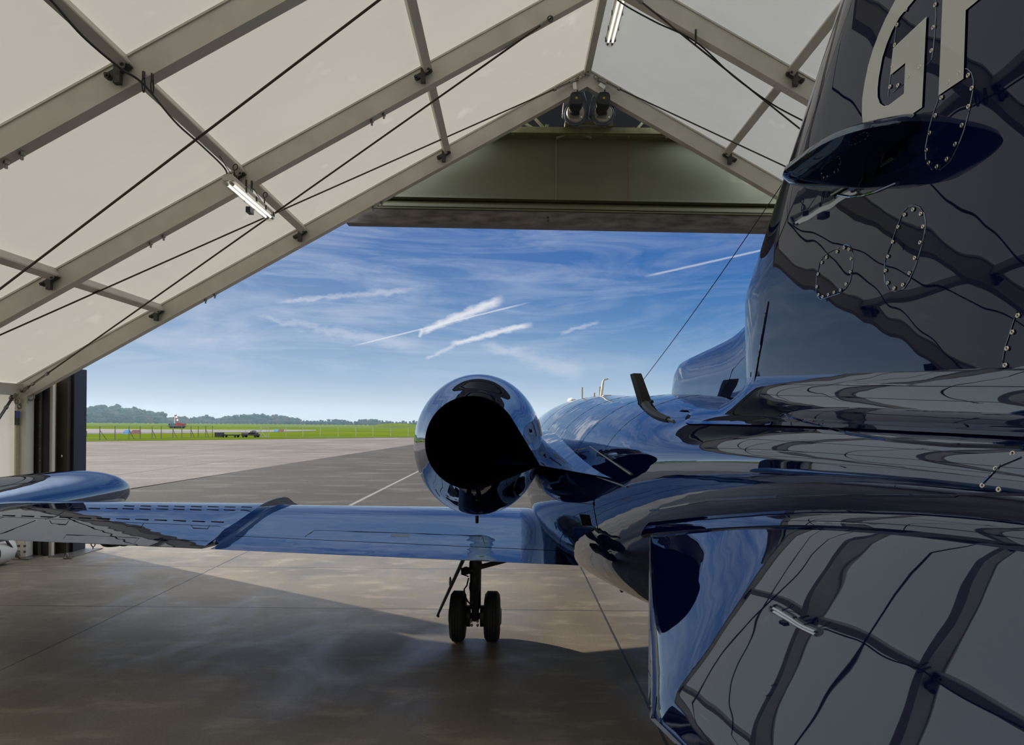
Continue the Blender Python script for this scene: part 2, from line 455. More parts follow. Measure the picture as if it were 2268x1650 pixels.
struct(MB().add([(EL_, YB, 0), (ER_, YB, 0), (ER_, YB, EZ), (RX, YB, RZ), (EL_, YB, EZ)], [(0, 1, 2, 3, 4)]).build('wall_back', M_wallf, smooth=False, zero=True))
# dark end cover above the door, behind the truss
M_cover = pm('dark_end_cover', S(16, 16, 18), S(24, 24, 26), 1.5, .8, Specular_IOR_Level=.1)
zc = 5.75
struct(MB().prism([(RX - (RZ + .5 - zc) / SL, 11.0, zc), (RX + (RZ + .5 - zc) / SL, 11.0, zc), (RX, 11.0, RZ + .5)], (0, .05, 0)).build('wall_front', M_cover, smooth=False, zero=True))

# rafters: aluminium box profile below the skin, mitred halves, each with bolts and purlin brackets
RH, RW = .235, .115
sang = math.atan(SL)
def rafter(y, side, label, bolts, brk):
    xe = EL_ if side < 0 else ER_
    t = thing('roof_rafter', (xe, y, EZ), label, 'rafter', 'aluminium rafters of the roof frames')
    dn = RH / math.cos(sang)
    top = [(RX, rz(RX)), (xe, EZ)]
    # hollow look: web with slim top and bottom flanges
    def bar(z0, z1, wy, nm, mat=M_alu):
        pr = [(RX, y - wy / 2, RZ - z0), (xe, y - wy / 2, EZ - z0), (xe, y - wy / 2, EZ - z1), (RX, y - wy / 2, RZ - z1)]
        return MB().prism(pr, (0, wy, 0)).build(nm, mat, t, smooth=False)
    bar(0.0, dn - .02, RW - .022, 'web')
    bar(dn - .02, dn, RW, 'bottom_flange')
    MB().prism([(RX, y - RW / 2 - .002, RZ - .012), (xe, y - RW / 2 - .002, EZ - .012), (xe, y - RW / 2 - .002, EZ - .03), (RX, y - RW / 2 - .002, RZ - .03)], (0, RW + .004, 0)).build('keder_track', M_alu, t, smooth=False)
    q = MB()
    zb = lambda x: rz(x) - dn
    nrm = Vector((-math.sin(sang) * (1 if side < 0 else -1) * -1, 0, -math.cos(sang)))
    for x in bolts:
        p = Vector((x, y, zb(x)))
        b = MB()
        b.lathe([(.022, 0), (.022, .028)], p, (0, 0, -1), 6)
        b.lathe([(.011, .028), (.011, .06)], p, (0, 0, -1), 10)
        b.build('bolt', M_steel, t)
    for x in brk:                     # clamp that carries the purlin end on the web
        p = Vector((x, y - RW / 2 - .03, rz(x) - .13)); sx = Vector((math.cos(sang), 0, -side * math.sin(sang)))
        b = MB()
        b.beam(p - sx * .09, p + sx * .09, .03, .05, (0, 0, 1))
        b.beam(p + Vector((0, -.0, .05)), p + Vector((0, -.012, -.10)), .05, .045, (0, 1, 0))
        for s in (-1, 1):
            b.lathe([(.024, -.02), (.024, .03)], p + sx * .085 * s, (0, -1, 0), 6)
            b.lathe([(.012, .03), (.012, .05)], p + sx * .085 * s, (0, -1, 0), 8)
        b.build('purlin_clamp', M_aludk, t)
    return t
lx = PUR[1:4]
rx_ = [2 * RX - x for x in lx]
rafter(FR[0], -1, 'front aluminium rafter on the left, framing the sky beside the door opening', (-4.33, -4.2, -1.98, -1.86), lx)
rafter(FR[1], -1, 'middle left rafter, with the tube light hung under it', (-3.94, -3.8, -1.55, -1.42), lx)
rafter(FR[2], -1, 'nearest left rafter, crossing the top left corner of the photo', (-3.88, -3.76), lx)
rafter(FR[0], 1, 'front aluminium rafter on the right, running down behind the tail fin', (5.4 - 1.2, 4.35), rx_)
rafter(FR[1], 1, 'second right rafter, cut off by the tail fin', (4.35, 4.5), rx_)

# purlins between the frames
def purlin(x, y0, y1, label, w_=.085, h_=.11, g='roof purlins'):
    t = thing('roof_purlin', (x, (y0 + y1) / 2, rz(x) - .1), label, 'purlin', g)
    a, b = y0 + RW / 2, y1 - RW / 2
    sx = 0 if abs(x - RX) < .01 else (1 if x < RX else -1)
    up = Vector((-sx * math.sin(sang), 0, math.cos(sang)))
    c = Vector((x, 0, rz(x))) - up * (h_ / 2 + .012)
    MB().beam((c.x, a, c.z), (c.x, b, c.z), w_, h_, up).build('profile', M_alu, t, smooth=False)
    e = c - up * (h_ / 2 + .003)
    for yy in (a + .10, b - .10):
        MB().lathe([(.014, 0), (.014, .008)], (e.x, yy, e.z), -up, 10).build('bolt', M_aludk, t)
    for r in (-1, 1):
        s = up.cross(Vector((0, 1, 0)))
        MB().beam(Vector((c.x, a, c.z)) + s * r * w_ * .5 - up * h_ * .3, Vector((c.x, b, c.z)) + s * r * w_ * .5 - up * h_ * .3, .006, .02, up).build('lip', M_alu, t, smooth=False)
names = ['lowest purlin on the left, at the photo edge', 'purlin beside the hanging tube light', 'purlin left of the motors', 'ridge purlin above the motors']
for k in (1, 2, 3, 4):
    for b in range(2):
        if k == 4 and b == 1: continue
        pos = ('front bay', 'second bay')[b]
        lab = {(1, 0): 'low left purlin in the front bay, nearest the left door jamb', (1, 1): 'low left purlin ending at the left edge of the photo',
               (2, 0): 'left purlin just right of the hanging tube light', (2, 1): 'left purlin with the black cable looped along it, second bay',
               (3, 0): 'upper left purlin between the front rafter and the next', (3, 1): 'upper left purlin reaching the top edge of the photo',
               (4, 0): 'ridge purlin along the peak beside the bright tube light'}[(k, b)]
        purlin(PUR[k], FR[b + 1], FR[b], lab)
purlin(PUR[2], FR[2] - 2.27, FR[2], 'left purlin in the top left corner with a cable under it')
purlin(2 * RX - PUR[3], FR[1], FR[0], 'right purlin in the front bay, left of the tail fin')
purlin(2 * RX - PUR[3], FR[2], FR[1], 'right purlin in the second bay, upper right by the fin edge')
# eave beam and front posts
def eave(x, label):
    t = thing('eave_beam', (x, 2, EZ - .14), label, 'beam')
    MB().beam((x, YB, EZ - .08), (x, YF - .1, EZ - .08), .1, .16).build('profile', M_alu, t, smooth=False)
eave(EL_ + .06, 'pale eave beam along the top of the left hangar wall')

post = thing('hangar_post', (EL_ + .1, FR[0], 0), 'pale grey aluminium corner post left of the door opening', 'post')
px0, px1 = EL_ + .03, W(58, 1000, FR[0] - .06).x
MB().bb((px0, FR[0] - .06, .02), (px1, FR[0] + .1, EZ - .12)).build('profile', M_alu, post, bevel=.006)
MB().bb((px0 - .02, FR[0] - .065, .04), (px0 + .02, FR[0] - .055, EZ - .14)).build('keder_track', M_alu, post)
MB().bb((px0 - .08, FR[0] - .16, 0), (px1 + .12, FR[0] + .16, .02)).build('base_plate', M_steel, post)
for dx_, dz_ in ((.05, .18), (.14, .18), (.05, .1), (.14, .1)):
    MB().lathe([(.016, 0), (.016, .02)], (px0 + dx_, FR[0] - .06, dz_), (0, -1, 0), 6).build('bolt', M_aludk, post)
MB().torus(W(68, 879, FR[0] - .02), .05, .013, (0, -1, 0), 16, 6).build('eye_bolt', M_steel, post)

# strap, rods and roll at the left corner
st = thing('ratchet_strap', (EL_ + .12, FR[0] - .09, .3), 'ratchet strap hanging down the corner post, blue clip near its top', 'strap', None)
sxp = W(38, 900, FR[0] - .1).x
MB().beam((sxp, FR[0] - .09, .35), (sxp, FR[0] - .09, 2.02), .035, .006, (0, 1, 0)).build('webbing', pm('pale_webbing', S(150, 142, 118), S(168, 160, 134), 30, .8), st, smooth=False)
MB().box((sxp, FR[0] - .1, 1.97), (.05, .03, .2)).build('ratchet', M_aludk, st)
MB().box((sxp + .02, FR[0] - .115, 2.02), (.035, .02, .1)).build('clip', pm('blue_clip', S(30, 66, 150), S(40, 84, 170), 10, .5), st)
MB().torus((sxp, FR[0] - .09, 2.2), .04, .012, (0, 1, 0), 12, 6).torus((sxp + .02, FR[0] - .09, 2.13), .03, .01, (1, 0, 0), 12, 6).build('shackle', M_steel, st)

def rod(name, p, q, r, label, cat, turn=None, ends=True, mat=M_cable, g=None):
    t = thing(name, (Vector(p) + Vector(q)) / 2, label, cat, g)
    p, q = Vector(p), Vector(q)
    MB().tube([p, q], r, 8).build('wire', mat, t)
    d = (q - p).normalized()
    if turn is not None:
        c = p.lerp(q, turn)
        b = MB()
        for s in (-1, 1):
            o = d.orthogonal().normalized() * .022 * s
            b.tube([c + o - d * .14, c + o + d * .14], .007, 6)
        b.lathe([(.024, -.17), (.026, -.15), (.026, -.13), (.012, -.12)], c, d, 8).lathe([(.012, .12), (.026, .13), (.026, .15), (.024, .17)], c, d, 8)
        b.build('turnbuckle', M_steel, t)
    if ends:
        for e, sgn in ((p, 1), (q, -1)):
            b = MB().torus(e + d * .03 * sgn, .03, .009, d.orthogonal(), 12, 6)
            b.tube([e + d * .06 * sgn, e + d * .15 * sgn], r * 2.2, 8)
            b.build('end_fitting', M_steel, t)
    return t
def onroof(px, py, off):                  # photo point on the plane `off` below the roof skin
    u, v = unroll(px, py)
    for s in (1, -1):
        # z = H - v d/F ; roof: RZ - SL*|x-RX| - off, x = u d/F ; s=1: left slope
        d = (RZ - SL * s * RX - off - H) / (-v / F - SL * s * u / F)
        x = u * d / F
        if (x <= RX and s == 1) or (x > RX and s == -1): return Vector((x, d, H - v * d / F))
    return W(px, py, 9)
apexA = Vector((RX - .12, FR[0] - .08, RZ - .17)); apexAr = Vector((RX + .14, FR[0] - .08, RZ - .17))
rod('bracing_wire', W(47, 868, FR[0] - .12), onroof(1224, 38, .3), .011, 'bracing wire from the left eave corner up across the front bay, ending by the ridge', 'wire', .045)
p_eB = onroof(0, 742, .16); dirD = (onroof(0, 742, .16) - apexA)
rod('bracing_wire', apexA, apexA + dirD * 1.06, .010, 'bracing wire from the peak beside the motors down to the left edge of the photo', 'wire', .03)
c1a, c1b = onroof(840, 0, .25), onroof(0, 640, .25)
rod('bracing_wire', c1a + (c1a - c1b) * .12, c1b + (c1b - c1a) * .10, .0115, 'long bracing wire across the second bay, upper left of the tube light', 'wire', None)
rod('bracing_wire', apexAr, onroof(1757, 377, .16) + (onroof(1757, 377, .16) - apexAr) * .35, .010, 'bracing wire from the peak down the right slope to the tail fin stub', 'wire', .05)
r0, r1 = onroof(1440, 20, .28), onroof(1815, 320, .2)
rod('bracing_wire', r0 + (r0 - r1) * .1, r1 + (r1 - r0) * .3, .010, 'bracing wire under the right slope that crosses the black cable', 'wire', None)
rod('tie_rod', W(36, 868, FR[0] - .14), W(-40, 985, FR[0] - .9), .018, 'tie rod slanting from the post top to the left photo edge', 'rod', .45, True, M_aludk)
rod('tie_rod', W(44, 1236, FR[0] - .3), W(-30, 1140, FR[0] - 1.0), .016, 'tie rod rising left from the foot of the corner post', 'rod', None, True, M_aludk)
rl = thing('tarpaulin_roll', (EL_ + .2, 8.3, 0), 'rolled white tarpaulin lying along the foot of the left wall', 'tarpaulin')
MB().lathe([(.03, 0), (.17, .01), (.185, .05), (.185, 3.2), (.17, 3.24), (.03, 3.25)], (W(6, 1215, 9.5).x, 9.55, .19), (0, -1, 0), 20).build('cloth', M_wallf, rl)
for yy in (9.2, 8.4):
    MB().torus((W(6, 1215, 9.5).x, yy, .19), .187, .008, (0, 1, 0), 20, 5).build('tie_cord', M_rubcable, rl)

# door guides on the left of the opening
def guide(t, nm, pxa, pxb, d, dep, mat, z0=0.0):
    a, b = W(pxa, 1000, d).x, W(pxb, 1000, d).x
    ztop = rz((a + b) / 2) - .015
    return MB().bb((a, d, z0), (b, d + dep, ztop)).build(nm, mat, t, smooth=False)
dg = thing('door_guide', (W(88, 1000, 10.05).x, 10.1, 0), 'dark inner door guide with a pale edge strip, beside the corner post', 'door guide')
guide(dg, 'edge_strip', 58, 71, 10.04, .05, M_white)
guide(dg, 'rail', 71, 105, 10.06, .18, M_dkguide)
guide(dg, 'channel', 86, 90, 10.03, .03, pm('green_grey_channel', S(60, 64, 52), S(74, 78, 64), 8, .5))
guide(dg, 'cover_strip', 105, 116, 10.10, .06, M_alu)
for k in range(7):
    MB().ball(W(88, 890 + 26 * k, 10.028), .006, 6, 4).build('rivet', M_steel, dg)
dg2 = thing('door_guide', (W(140, 1000, 10.3).x, 10.3, 0), 'olive and navy outer door guide forming the left jamb of the opening', 'door guide')
guide(dg2, 'edge_strip', 114, 122, 10.24, .04, M_ochre)
guide(dg2, 'rail', 121, 149, 10.26, .2, pm('olive_guide', S(40, 37, 24), S(52, 48, 32), 5, .5))
guide(dg2, 'side_cover', 148, 163.5, 10.34, .3, M_navytrim)
MB().lathe([(.02, 0), (.02, .012), (.012, .016)], W(137, 1010, 10.26), (0, -1, 0), 10).build('bolt', M_chrome, dg2)
MB().bb((W(108, 1236, 10).x, 9.98, 0), (W(165, 1236, 10).x, 10.7, .012)).build('base_plate', M_steel, dg2)
dg3 = struct(MB().bb((8.35, 10.0, 0), (8.95, 10.6, EZ + .1)).build('trim_1', M_dkguide, smooth=False, zero=True))

# folding fabric door drawn up under the gable
YD = 10.42
def zd(x, zl, zr): return zl + (zr - zl) * (x + 3.0) / 8.0
bl, br = W(765, 495.5, YD), W(1760, 514.5, YD)
def on(px, py): return W(px, py, YD)
tl = on(1131, 303); fold1 = on(1100, 444); fold2 = on(1100, 463.5); btop = on(1100, 469.5)
sl = (br.z - bl.z) / (br.x - bl.x)
X0, X1 = bl.x + .02, 5.9
def zline(p, x): return p.z + sl * (x - p.x)
door = thing('folding_door', (RX, YD, zline(bl, X0)), 'olive fabric folding door drawn up above the opening with a steel bottom beam', 'door')
def strip(z_a, z_b, prof, nm, mat):
    rows = []
    for i in range(41):
        x = X0 + (X1 - X0) * i / 40
        a, b = zline(z_a, x), zline(z_b, x)
        lim = rz(x) - .01
        rows.append([Vector((x, YD + o, min(a + (b - a) * t, lim))) for t, o in prof])
    return MB().loft(rows, False, False, False).build(nm, mat, door, ang=60)
strip(fold1, tl, [(0, .05), (.02, -.03), (.08, 0), (.35, .01), (1.0, .03), (1.0, .06), (.0, .09), (0, .05)], 'fabric_panel', M_olive)
strip(fold2, fold1, [(0, .04), (.05, -.05), (.35, -.035), (.75, .02), (1, .07), (1, .12), (0, .12), (0, .04)], 'fabric_fold', M_olive)
strip(btop, fold2, [(0, .0), (.2, -.06), (.8, -.06), (1, .03), (1, .1), (0, .1), (0, 0)], 'fabric_fold', M_olive)
strip(on(1100, 501.5), btop, [(0, -.05), (1, -.05), (1, .14), (0, .14), (0, -.05)], 'bottom_beam', M_beam)
for px_ in (1232, 1392):
    q = on(px_, 300); q2 = on(px_ - 2, 468)
    MB().beam((q.x, YD - .012, zline(tl, q.x) - .02), (q.x, YD - .045, zline(fold1, q.x) + .01), .012, .004, (0, 1, 0)).build('seam', pm('seam_thread', S(110, 108, 80) if px_ < 1300 else S(104, 66, 44), None, 20, .7), door, smooth=False)
MB().beam((X0 + 1.9, YD - .02, zline(tl, X0 + 1.9) + .012), (X1 - 1.3, YD - .02, zline(tl, X1 - 1.3) + .012), .2, .03).build('top_rail', M_olivest, door, smooth=False)
for dz_ in (.06, .11):
    MB().lathe([(.014, 0), (.014, .012)], on(1213, 500) + Vector((0, -.05, dz_)), (0, -1, 0), 10).build('bolt', M_seam, door)

# lattice girder carrying the door motors
YT = 10.3
tr = thing('lattice_girder', (RX, YT, 5.9), 'olive lattice girder under the peak carrying two motors', 'girder')
zt0 = W(1200, 297, YT).z; zt1 = W(1200, 284, YT).z
def half(z): return (RZ - .02 - z) / SL
MB().beam((RX - half(zt0), YT, (zt0 + zt1) / 2), (RX + half(zt0), YT, (zt0 + zt1) / 2), .1, zt1 - zt0, (0, 0, 1)).build('chord', M_olivest, tr, smooth=False)
for px_, wd in ((1212, .05), (1393, .07)):
    x = W(px_, 250, YT).x
    MB().beam((x, YT + .06, zt1), (x, YT + .06, rz(x) - .3), wd, .05, (0, 1, 0)).build('upright', M_olivest, tr, smooth=False)
for pa, pb in (((1185, 263), (1206, 285)), ((1412, 285), (1432, 262)), ((1180, 284), (1160, 272)), ((1440, 283), (1452, 272))):
    a, b = W(*pa, YT + .06), W(*pb, YT + .06)
    MB().beam(a, b, .035, .035).build('diagonal', M_olivest, tr, smooth=False)
for pa, pb in (((1232, 306), (1262, 296)), ((1310, 306), (1280, 296)), ((1135, 300), (1136, 291)), ((1392, 306), (1392, 296)), ((1474, 307), (1478, 297))):
    a, b = W(*pa, YT + .03), W(*pb, YT + .03)
    MB().beam(a, b, .04, .03).build('hanger', M_olivest, tr, smooth=False)
for pxm in (1258, 1348):
    x = W(pxm, 278, YT).x
    MB().bb((x - .05, YT - .1, zt1), (x + .05, YT + .05, zt1 + .075)).build('mounting_foot', M_olivest, tr, smooth=False)
MB().bb((W(1262, 270, YT).x, YT - .1, zt1 + .02), (W(1345, 270, YT).x, YT - .04, zt1 + .06)).build('mounting_plate', M_olivest, tr, smooth=False)
M_motgrey = pm('motor_grey', S(62, 70, 82), S(78, 86, 98), 8, .45)
M_motal = pm('gearbox_cast_aluminium', S(150, 144, 134), S(172, 166, 154), 16, .45, .4)
M_motblk = pm('motor_black', S(22, 24, 26), S(34, 36, 38), 10, .5)
M_brass = pm('yellow_hub', S(150, 134, 40), S(170, 150, 52), 30, .5)
def motor(pxc, label):
    yb = 10.03; g0 = W(pxc, 250, yb - .06); x = g0.x; z0 = zt1 + .07; zg = g0.z
    t = thing('door_motor', (x, yb, z0), label, 'motor', 'door motors')
    prof = [(-.175, 0), (.175, 0), (.185, .03), (.17, .2), (.12, .36), (.05, .42), (-.05, .42), (-.12, .36), (-.17, .2), (-.185, .03)]
    MB().prism([(x + a, yb, z0 + b) for a, b in prof], (0, .14, 0)).build('housing', M_motgrey, t, bevel=.015)
    MB().lathe([(.165, 0), (.165, .025), (.15, .04)], (x, yb + .005, zg), (0, -1, 0), 28).build('flange', M_motgrey, t)
    g = MB().lathe([(.13, 0), (.13, .03), (.12, .045), (.05, .05)], (x, yb - .03, zg), (0, -1, 0), 28)
    for k in range(8):
        g.box((x - .042 + k * .012, yb - .08, zg - .055), (.006, .014, .075))
    g.build('gearbox', M_motal, t)
    for s in (-1, 1):
        MB().lathe([(.013, 0), (.013, .014)], (x + .08 * s, yb - .076, zg - .07), (0, -1, 0), 8).build('bolt', M_chrome, t)
        MB().lathe([(.012, 0), (.012, .014)], (x + .14 * s, yb, z0 + .04), (0, -1, 0), 8).build('bolt', M_chrome, t)
    ax = Vector((0, -1, .06)).normalized(); f0 = W(pxc + 2, 217, 9.6)
    o = f0 - ax * .28
    MB().lathe([(.075, 0), (.08, .12), (.092, .125), (.092, .16), (.088, .17)], o - ax * .05, ax, 24).build('motor_body', M_motblk, t)
    MB().beam(o - ax * .0 + Vector((0, .0, -.02)), Vector((x, yb - .05, zg + .02)), .12, .1).build('coupling', M_motblk, t)
    fc = MB(); rings = []
    for tt, sc_ in ((.11, .93), (.12, 1.0), (.24, 1.0), (.272, .95), (.28, .84), (.274, .8)):
        u = Vector((1, 0, 0)); b = ax.cross(u); rings.append([])
        for k in range(40):
            a = 2 * PI * k / 40; cc, ss = math.cos(a), math.sin(a); n_ = (abs(cc)**3.4 + abs(ss)**3.4) ** (-1 / 3.4)
            rings[-1].append(o + ax * tt + (u * cc + b * ss * 1.08) * n_ * .09 * sc_)
    fc.loft(rings).build('fan_cover', M_motblk, t)
    MB().lathe([(.02, .276), (.018, .283)], o, ax, 12).build('fan_hub', M_brass, t)
    gr = MB()
    for R in (.032, .046, .06):
        gr.torus(o + ax * .277, R, .0025, ax, 20, 4)
    gr.build('fan_grille', M_motgrey, t)
    MB().torus(o + ax * .105, .084, .006, ax, 24, 5).build('clamp_ring', M_chrome, t)
    MB().beam(o + ax * .18 + Vector((.02, 0, .08)), o + ax * .18 + Vector((.02, 0, .16)), .02, .02, (0, 1, 0)).build('lever', M_motblk, t)
    return t
motor(1275, 'left door motor under the peak, dark with round fan cover')
motor(1336, 'right door motor under the peak, dark with round fan cover')
for pxt, rot, lab in ((1273, .1, 'small white tag hanging upright above the left motor'), (1334, .95, 'small white tag tilted above the right motor')):
    c = W(pxt, 190, FR[0] - .11)
    M_ = Matrix.Rotation(-rot, 3, 'Y')
    tg = tag(MB().box(c, (.05, .004, .095), M_).build('cable_tag', M_white, smooth=False), lab, 'tag')
sh = thing('shackle_chain', apexA, 'shackles fixing the left bracing wire at the peak', 'shackle')
for k in range(3):
    MB().torus(apexA + Vector((.045 * k - .02, -.01, .022 * k)), .026, .008, (0, 1, .2 if k % 2 else -.2), 12, 6).build('link', M_steel, sh)
sh2 = thing('shackle_chain', apexAr, 'shackles fixing the right bracing wire at the peak', 'shackle')
for k in range(2):
    MB().torus(apexAr + Vector((-.045 * k + .02, -.01, .022 * k)), .026, .008, (0, 1, .2 if k % 2 else -.2), 12, 6).build('link', M_steel, sh2)

# fluorescent battens
def batten(x, y0, y1, z, label, parts_hidden=False):
    t = thing('tube_light', (x, (y0 + y1) / 2, z), label, 'light', 'tube lights')
    def sect(y, s=1.0):
        P = [(-.06, 0), (-.055, -.03), (-.03, -.055), (.03, -.055), (.055, -.03), (.06, 0), (.06, .035), (.035, .06), (-.035, .06), (-.06, .035)]
        return [Vector((x + a * s, y, z + b * s)) for a, b in P]
    body = MB().loft([[Vector((x + a, y, z + b)) for a, b in ((-.06, .0), (.06, 0), (.06, .035), (.035, .06), (-.035, .06), (-.06, .035))] for y in (y0, y1)])
    body.build('body', M_batten, t, smooth=False)
    MB().loft([[Vector((x + a * s, y, z - .002 + b * s)) for a, b in ((-.06, 0), (-.056, -.032), (-.03, -.058), (.03, -.058), (.056, -.032), (.06, 0))] for y, s in ((y0 - .03, .8), (y0, 1), (y1, 1), (y1 + .03, .8))]).build('diffuser', M_clear, t)
    for s in (-1, 1):
        MB().tube([(x + .027 * s, y0 + .05, z - .025), (x + .027 * s, y1 - .05, z - .025)], .013, 10).build('tube', M_tube, t)
        for yy in (y0 + .02, y1 - .02):
            MB().lathe([(.015, -.03), (.015, .03)], (x + .027 * s, yy, z - .025), (0, 1, 0), 10).build('tube_cap', M_steel, t)
    for yy in (y0 + .3, (y0 + y1) / 2, y1 - .3, y1 - .05):
        for s in (-1, 1):
            MB().box((x + .063 * s, yy, z + .005), (.008, .03, .05)).build('clip', M_aludk, t)
    return t
LX, LZ = -2.78, 4.29
bt = batten(LX, 6.85, 8.02, LZ, 'lit twin tube light hanging below the left roof slope')
for yy, zz in ((7.0, .28), (7.85, .30)):
    a = Vector((LX + .0, yy, LZ + .06)); b = Vector((LX - .16, yy, rz(LX - .16) - .12))
    MB().tube([a, b], .004, 5).torus(a + Vector((0, 0, .05)), .035, .005, (1, .3, 0), 12, 5).torus(a + Vector((0, .02, .13)), .03, .005, (.4, 1, 0), 12, 5).build('hanger', M_rubcable, bt)
MB().box((LX - .08, 7.63, LZ - .06), (.05, .11, .06)).build('junction_box', M_navytrim, bt)
batten(RX + .18, 7.62, 8.86, 6.76, 'lit twin tube light beside the ridge, top centre')
# the row of lights carries on behind the camera
# karabiners and the black supply cable of the left light
def cable(name, pts, r, label, cat, mat=M_rubcable, g=None):
    P = [Vector(p) for p in pts]; q = []
    for i in range(len(P) - 1):
        for j in range(8):
            t = j / 8; p0, p1, p2, p3 = P[max(i - 1, 0)], P[i], P[i + 1], P[min(i + 2, len(P) - 1)]
            q.append(.5 * ((2 * p1) + (p2 - p0) * t + (2 * p0 - 5 * p1 + 4 * p2 - p3) * t * t + (3 * p1 - p0 - 3 * p2 + p3) * t ** 3))
    q.append(P[-1])
    return tag(MB().tube(q, r, 8).build(name, mat), label, cat, g)
cable('power_cable', [onroof(60, -50, .16), onroof(112, 0, .17), onroof(183, 80, .18), onroof(265, 150, .3), onroof(318, 187, .33), onroof(390, 272, .28), onroof(446, 322, .24), onroof(497, 372, .2), W(503, 396, 6.9)], .0085, 'black power cable running along the left purlin to the hanging tube light', 'cable')
cable('power_cable', [onroof(1340, -30, .2), onroof(1376, 6, .2), onroof(1450, 48, .25), onroof(1540, 92, .3), onroof(1620, 165, .27), onroof(1700, 224, .24), onroof(1760, 258, .22), onroof(1832, 292, .2), onroof(1900, 318, .2)], .0085, 'black power cable drooping under the right roof slope', 'cable')
for pts, lab in ((((318, 182), (306, 170)), 'pair of karabiners holding the cable under the nearest left rafter'), (((545, 415), (556, 409)), 'pair of karabiners under the middle left rafter beside the light'), (((1541, 82), (1541, 72)), 'karabiner holding the cable under the second right rafter')):
    c = onroof(*pts[0], .31)
    t = thing('karabiner', c, lab, 'karabiner')
    for k in range(2 if 'pair' in lab else 1):
        o = c + Vector((.05 * k, .03 * k, -.0))
        pts_ = [o + Vector((.0, .02 * math.sin(a), .055 * math.cos(a) - .02)) for a in [2 * PI * i / 14 for i in range(15)]]
        MB().tube(pts_, .006, 6).build('hook', M_rubcable, t)
        MB().lathe([(.012, 0), (.012, .05)], o + Vector((0, 0, .03)), (0, 0, 1), 8).build('eye_nut', M_aludk, t)
# ================================================================== the aircraft
JX = .93                                   # its plane of symmetry
jet = thing('business_jet', (JX, 5, 0), 'glossy navy blue twin-engine business jet seen from behind, filling the right of the hangar', 'aircraft')
# y, half width, height of widest line, height above it, depth below it
FUS = [(-.45, .02, 1.845, .02, .02), (-.25, .06, 1.85, .05, .08), (.2, .11, 1.855, .08, .15), (.7, .165, 1.855, .10, .215), (1.2, .235, 1.865, .105, .305), (1.8, .335, 1.85, .15, .42), (2.6, .46, 1.785, .26, .57), (3.5, .565, 1.63, .47, .63), (4.5, .66, 1.515, .62, .66),
       (5.5, .73, 1.45, .72, .72), (6.5, .775, 1.43, .785, .785), (8.0, .80, 1.445, .81, .81), (9.5, .80, 1.45, .81, .81), (11.0, .78, 1.43, .79, .79), (12.2, .66, 1.37, .67, .67), (13.2, .48, 1.31, .48, .48), (14.0, .30, 1.27, .29, .29), (14.55, .12, 1.25, .12, .12), (14.68, .02, 1.25, .02, .02)]
def fus4(y): return spline(FUS, y)
def fus(y): return fus4(y)[:3]
def fus_p(y, th, off=0.0):                 # th=0 left side, pi/2 top
    a, cz, bt, bb = fus4(y)
    return Vector((JX - (a + off) * math.cos(th), y, cz + ((bt if math.sin(th) > 0 else bb) + off) * math.sin(th)))
def fus_hit(px, py, off=0.0):
    u, v = unroll(px, py)
    def g(d):
        a, cz, bt, bb = fus4(d)
        z = H - v * d / F - cz
        return ((u * d / F - JX) / (a + off)) ** 2 + (z / ((bt if z > 0 else bb) + off)) ** 2 - 1
    d = .4; p = g(d)
    while d < 14.6:
        q = g(d + .02)
        if p > 0 >= q:
            lo, hi = d, d + .02
            for _ in range(30):
                mi = (lo + hi) / 2
                if g(mi) > 0: lo = mi
                else: hi = mi
            return Vector((u * hi / F, hi, H - v * hi / F))
        d += .02; p = q
    return None
MIR = False
_b0 = MB.build
def _b1(s, *a, **k):
    if MIR:
        s.v = [Vector((2 * JX - p.x, p.y, p.z)) for p in s.v]
    return _b0(s, *a, **k)
MB.build = _b1

yy_ = [-.45, -.4, -.3] + [-.2 + .12 * i for i in range(122)] + [14.5, 14.58, 14.64, 14.68]
body = MB().loft([[fus_p(y, 2 * PI * k / 64) for k in range(64)] for y in yy_]).build('fuselage', M_paint, jet, ang=80)
def seam_on(fn, pts, r, nm, par, mat=None, dense=6):
    P = []
    for a, b in zip(pts, pts[1:]):
        for i in range(dense):
            q = fn(a[0] + (b[0] - a[0]) * i / dense, a[1] + (b[1] - a[1]) * i / dense)
            if q is not None: P.append(q)
    q = fn(*pts[-1])
    if q is not None: P.append(q)
    return MB().tube(P, r, 5).build(nm, mat or M_seam, par)
def ring_seam(y, t0, t1, r=.0009):
    return MB().tube([fus_p(y, t0 + (t1 - t0) * i / 30) for i in range(31)], r, 5).build('skin_joint', M_seam, body)
for y in (7.2, 6.2, 5.1, 4.0, 3.25): ring_seam(y, .25, 2.6)
seam_on(fus_hit, [(1273, 1113), (1314, 1117), (1325, 1180)], .002, 'hatch_edge', body)
hv = [fus_hit(*p, .003) for p in ((1283, 1139), (1303, 1141), (1309, 1165), (1290, 1164))]
MB().prism(hv, (.02, 0, 0)).build('air_vent', M_black, jet, smooth=False)
seam_on(fus_hit, [(1640, 888), (1720, 912), (1800, 938), (1880, 960), (1970, 975), (2100, 986), (2262, 991)], .004, 'fairing_edge', body, M_paint)
seam_on(fus_hit, [(1440, 1131), (1568, 1108), (1722, 1101)], .004, 'fairing_edge', body, M_paint)
seam_on(fus_hit, [(1722, 1101), (1900, 1097), (2115, 1099), (2125, 1094), (2266, 1095)], .003, 'fairing_edge', body, M_paint)
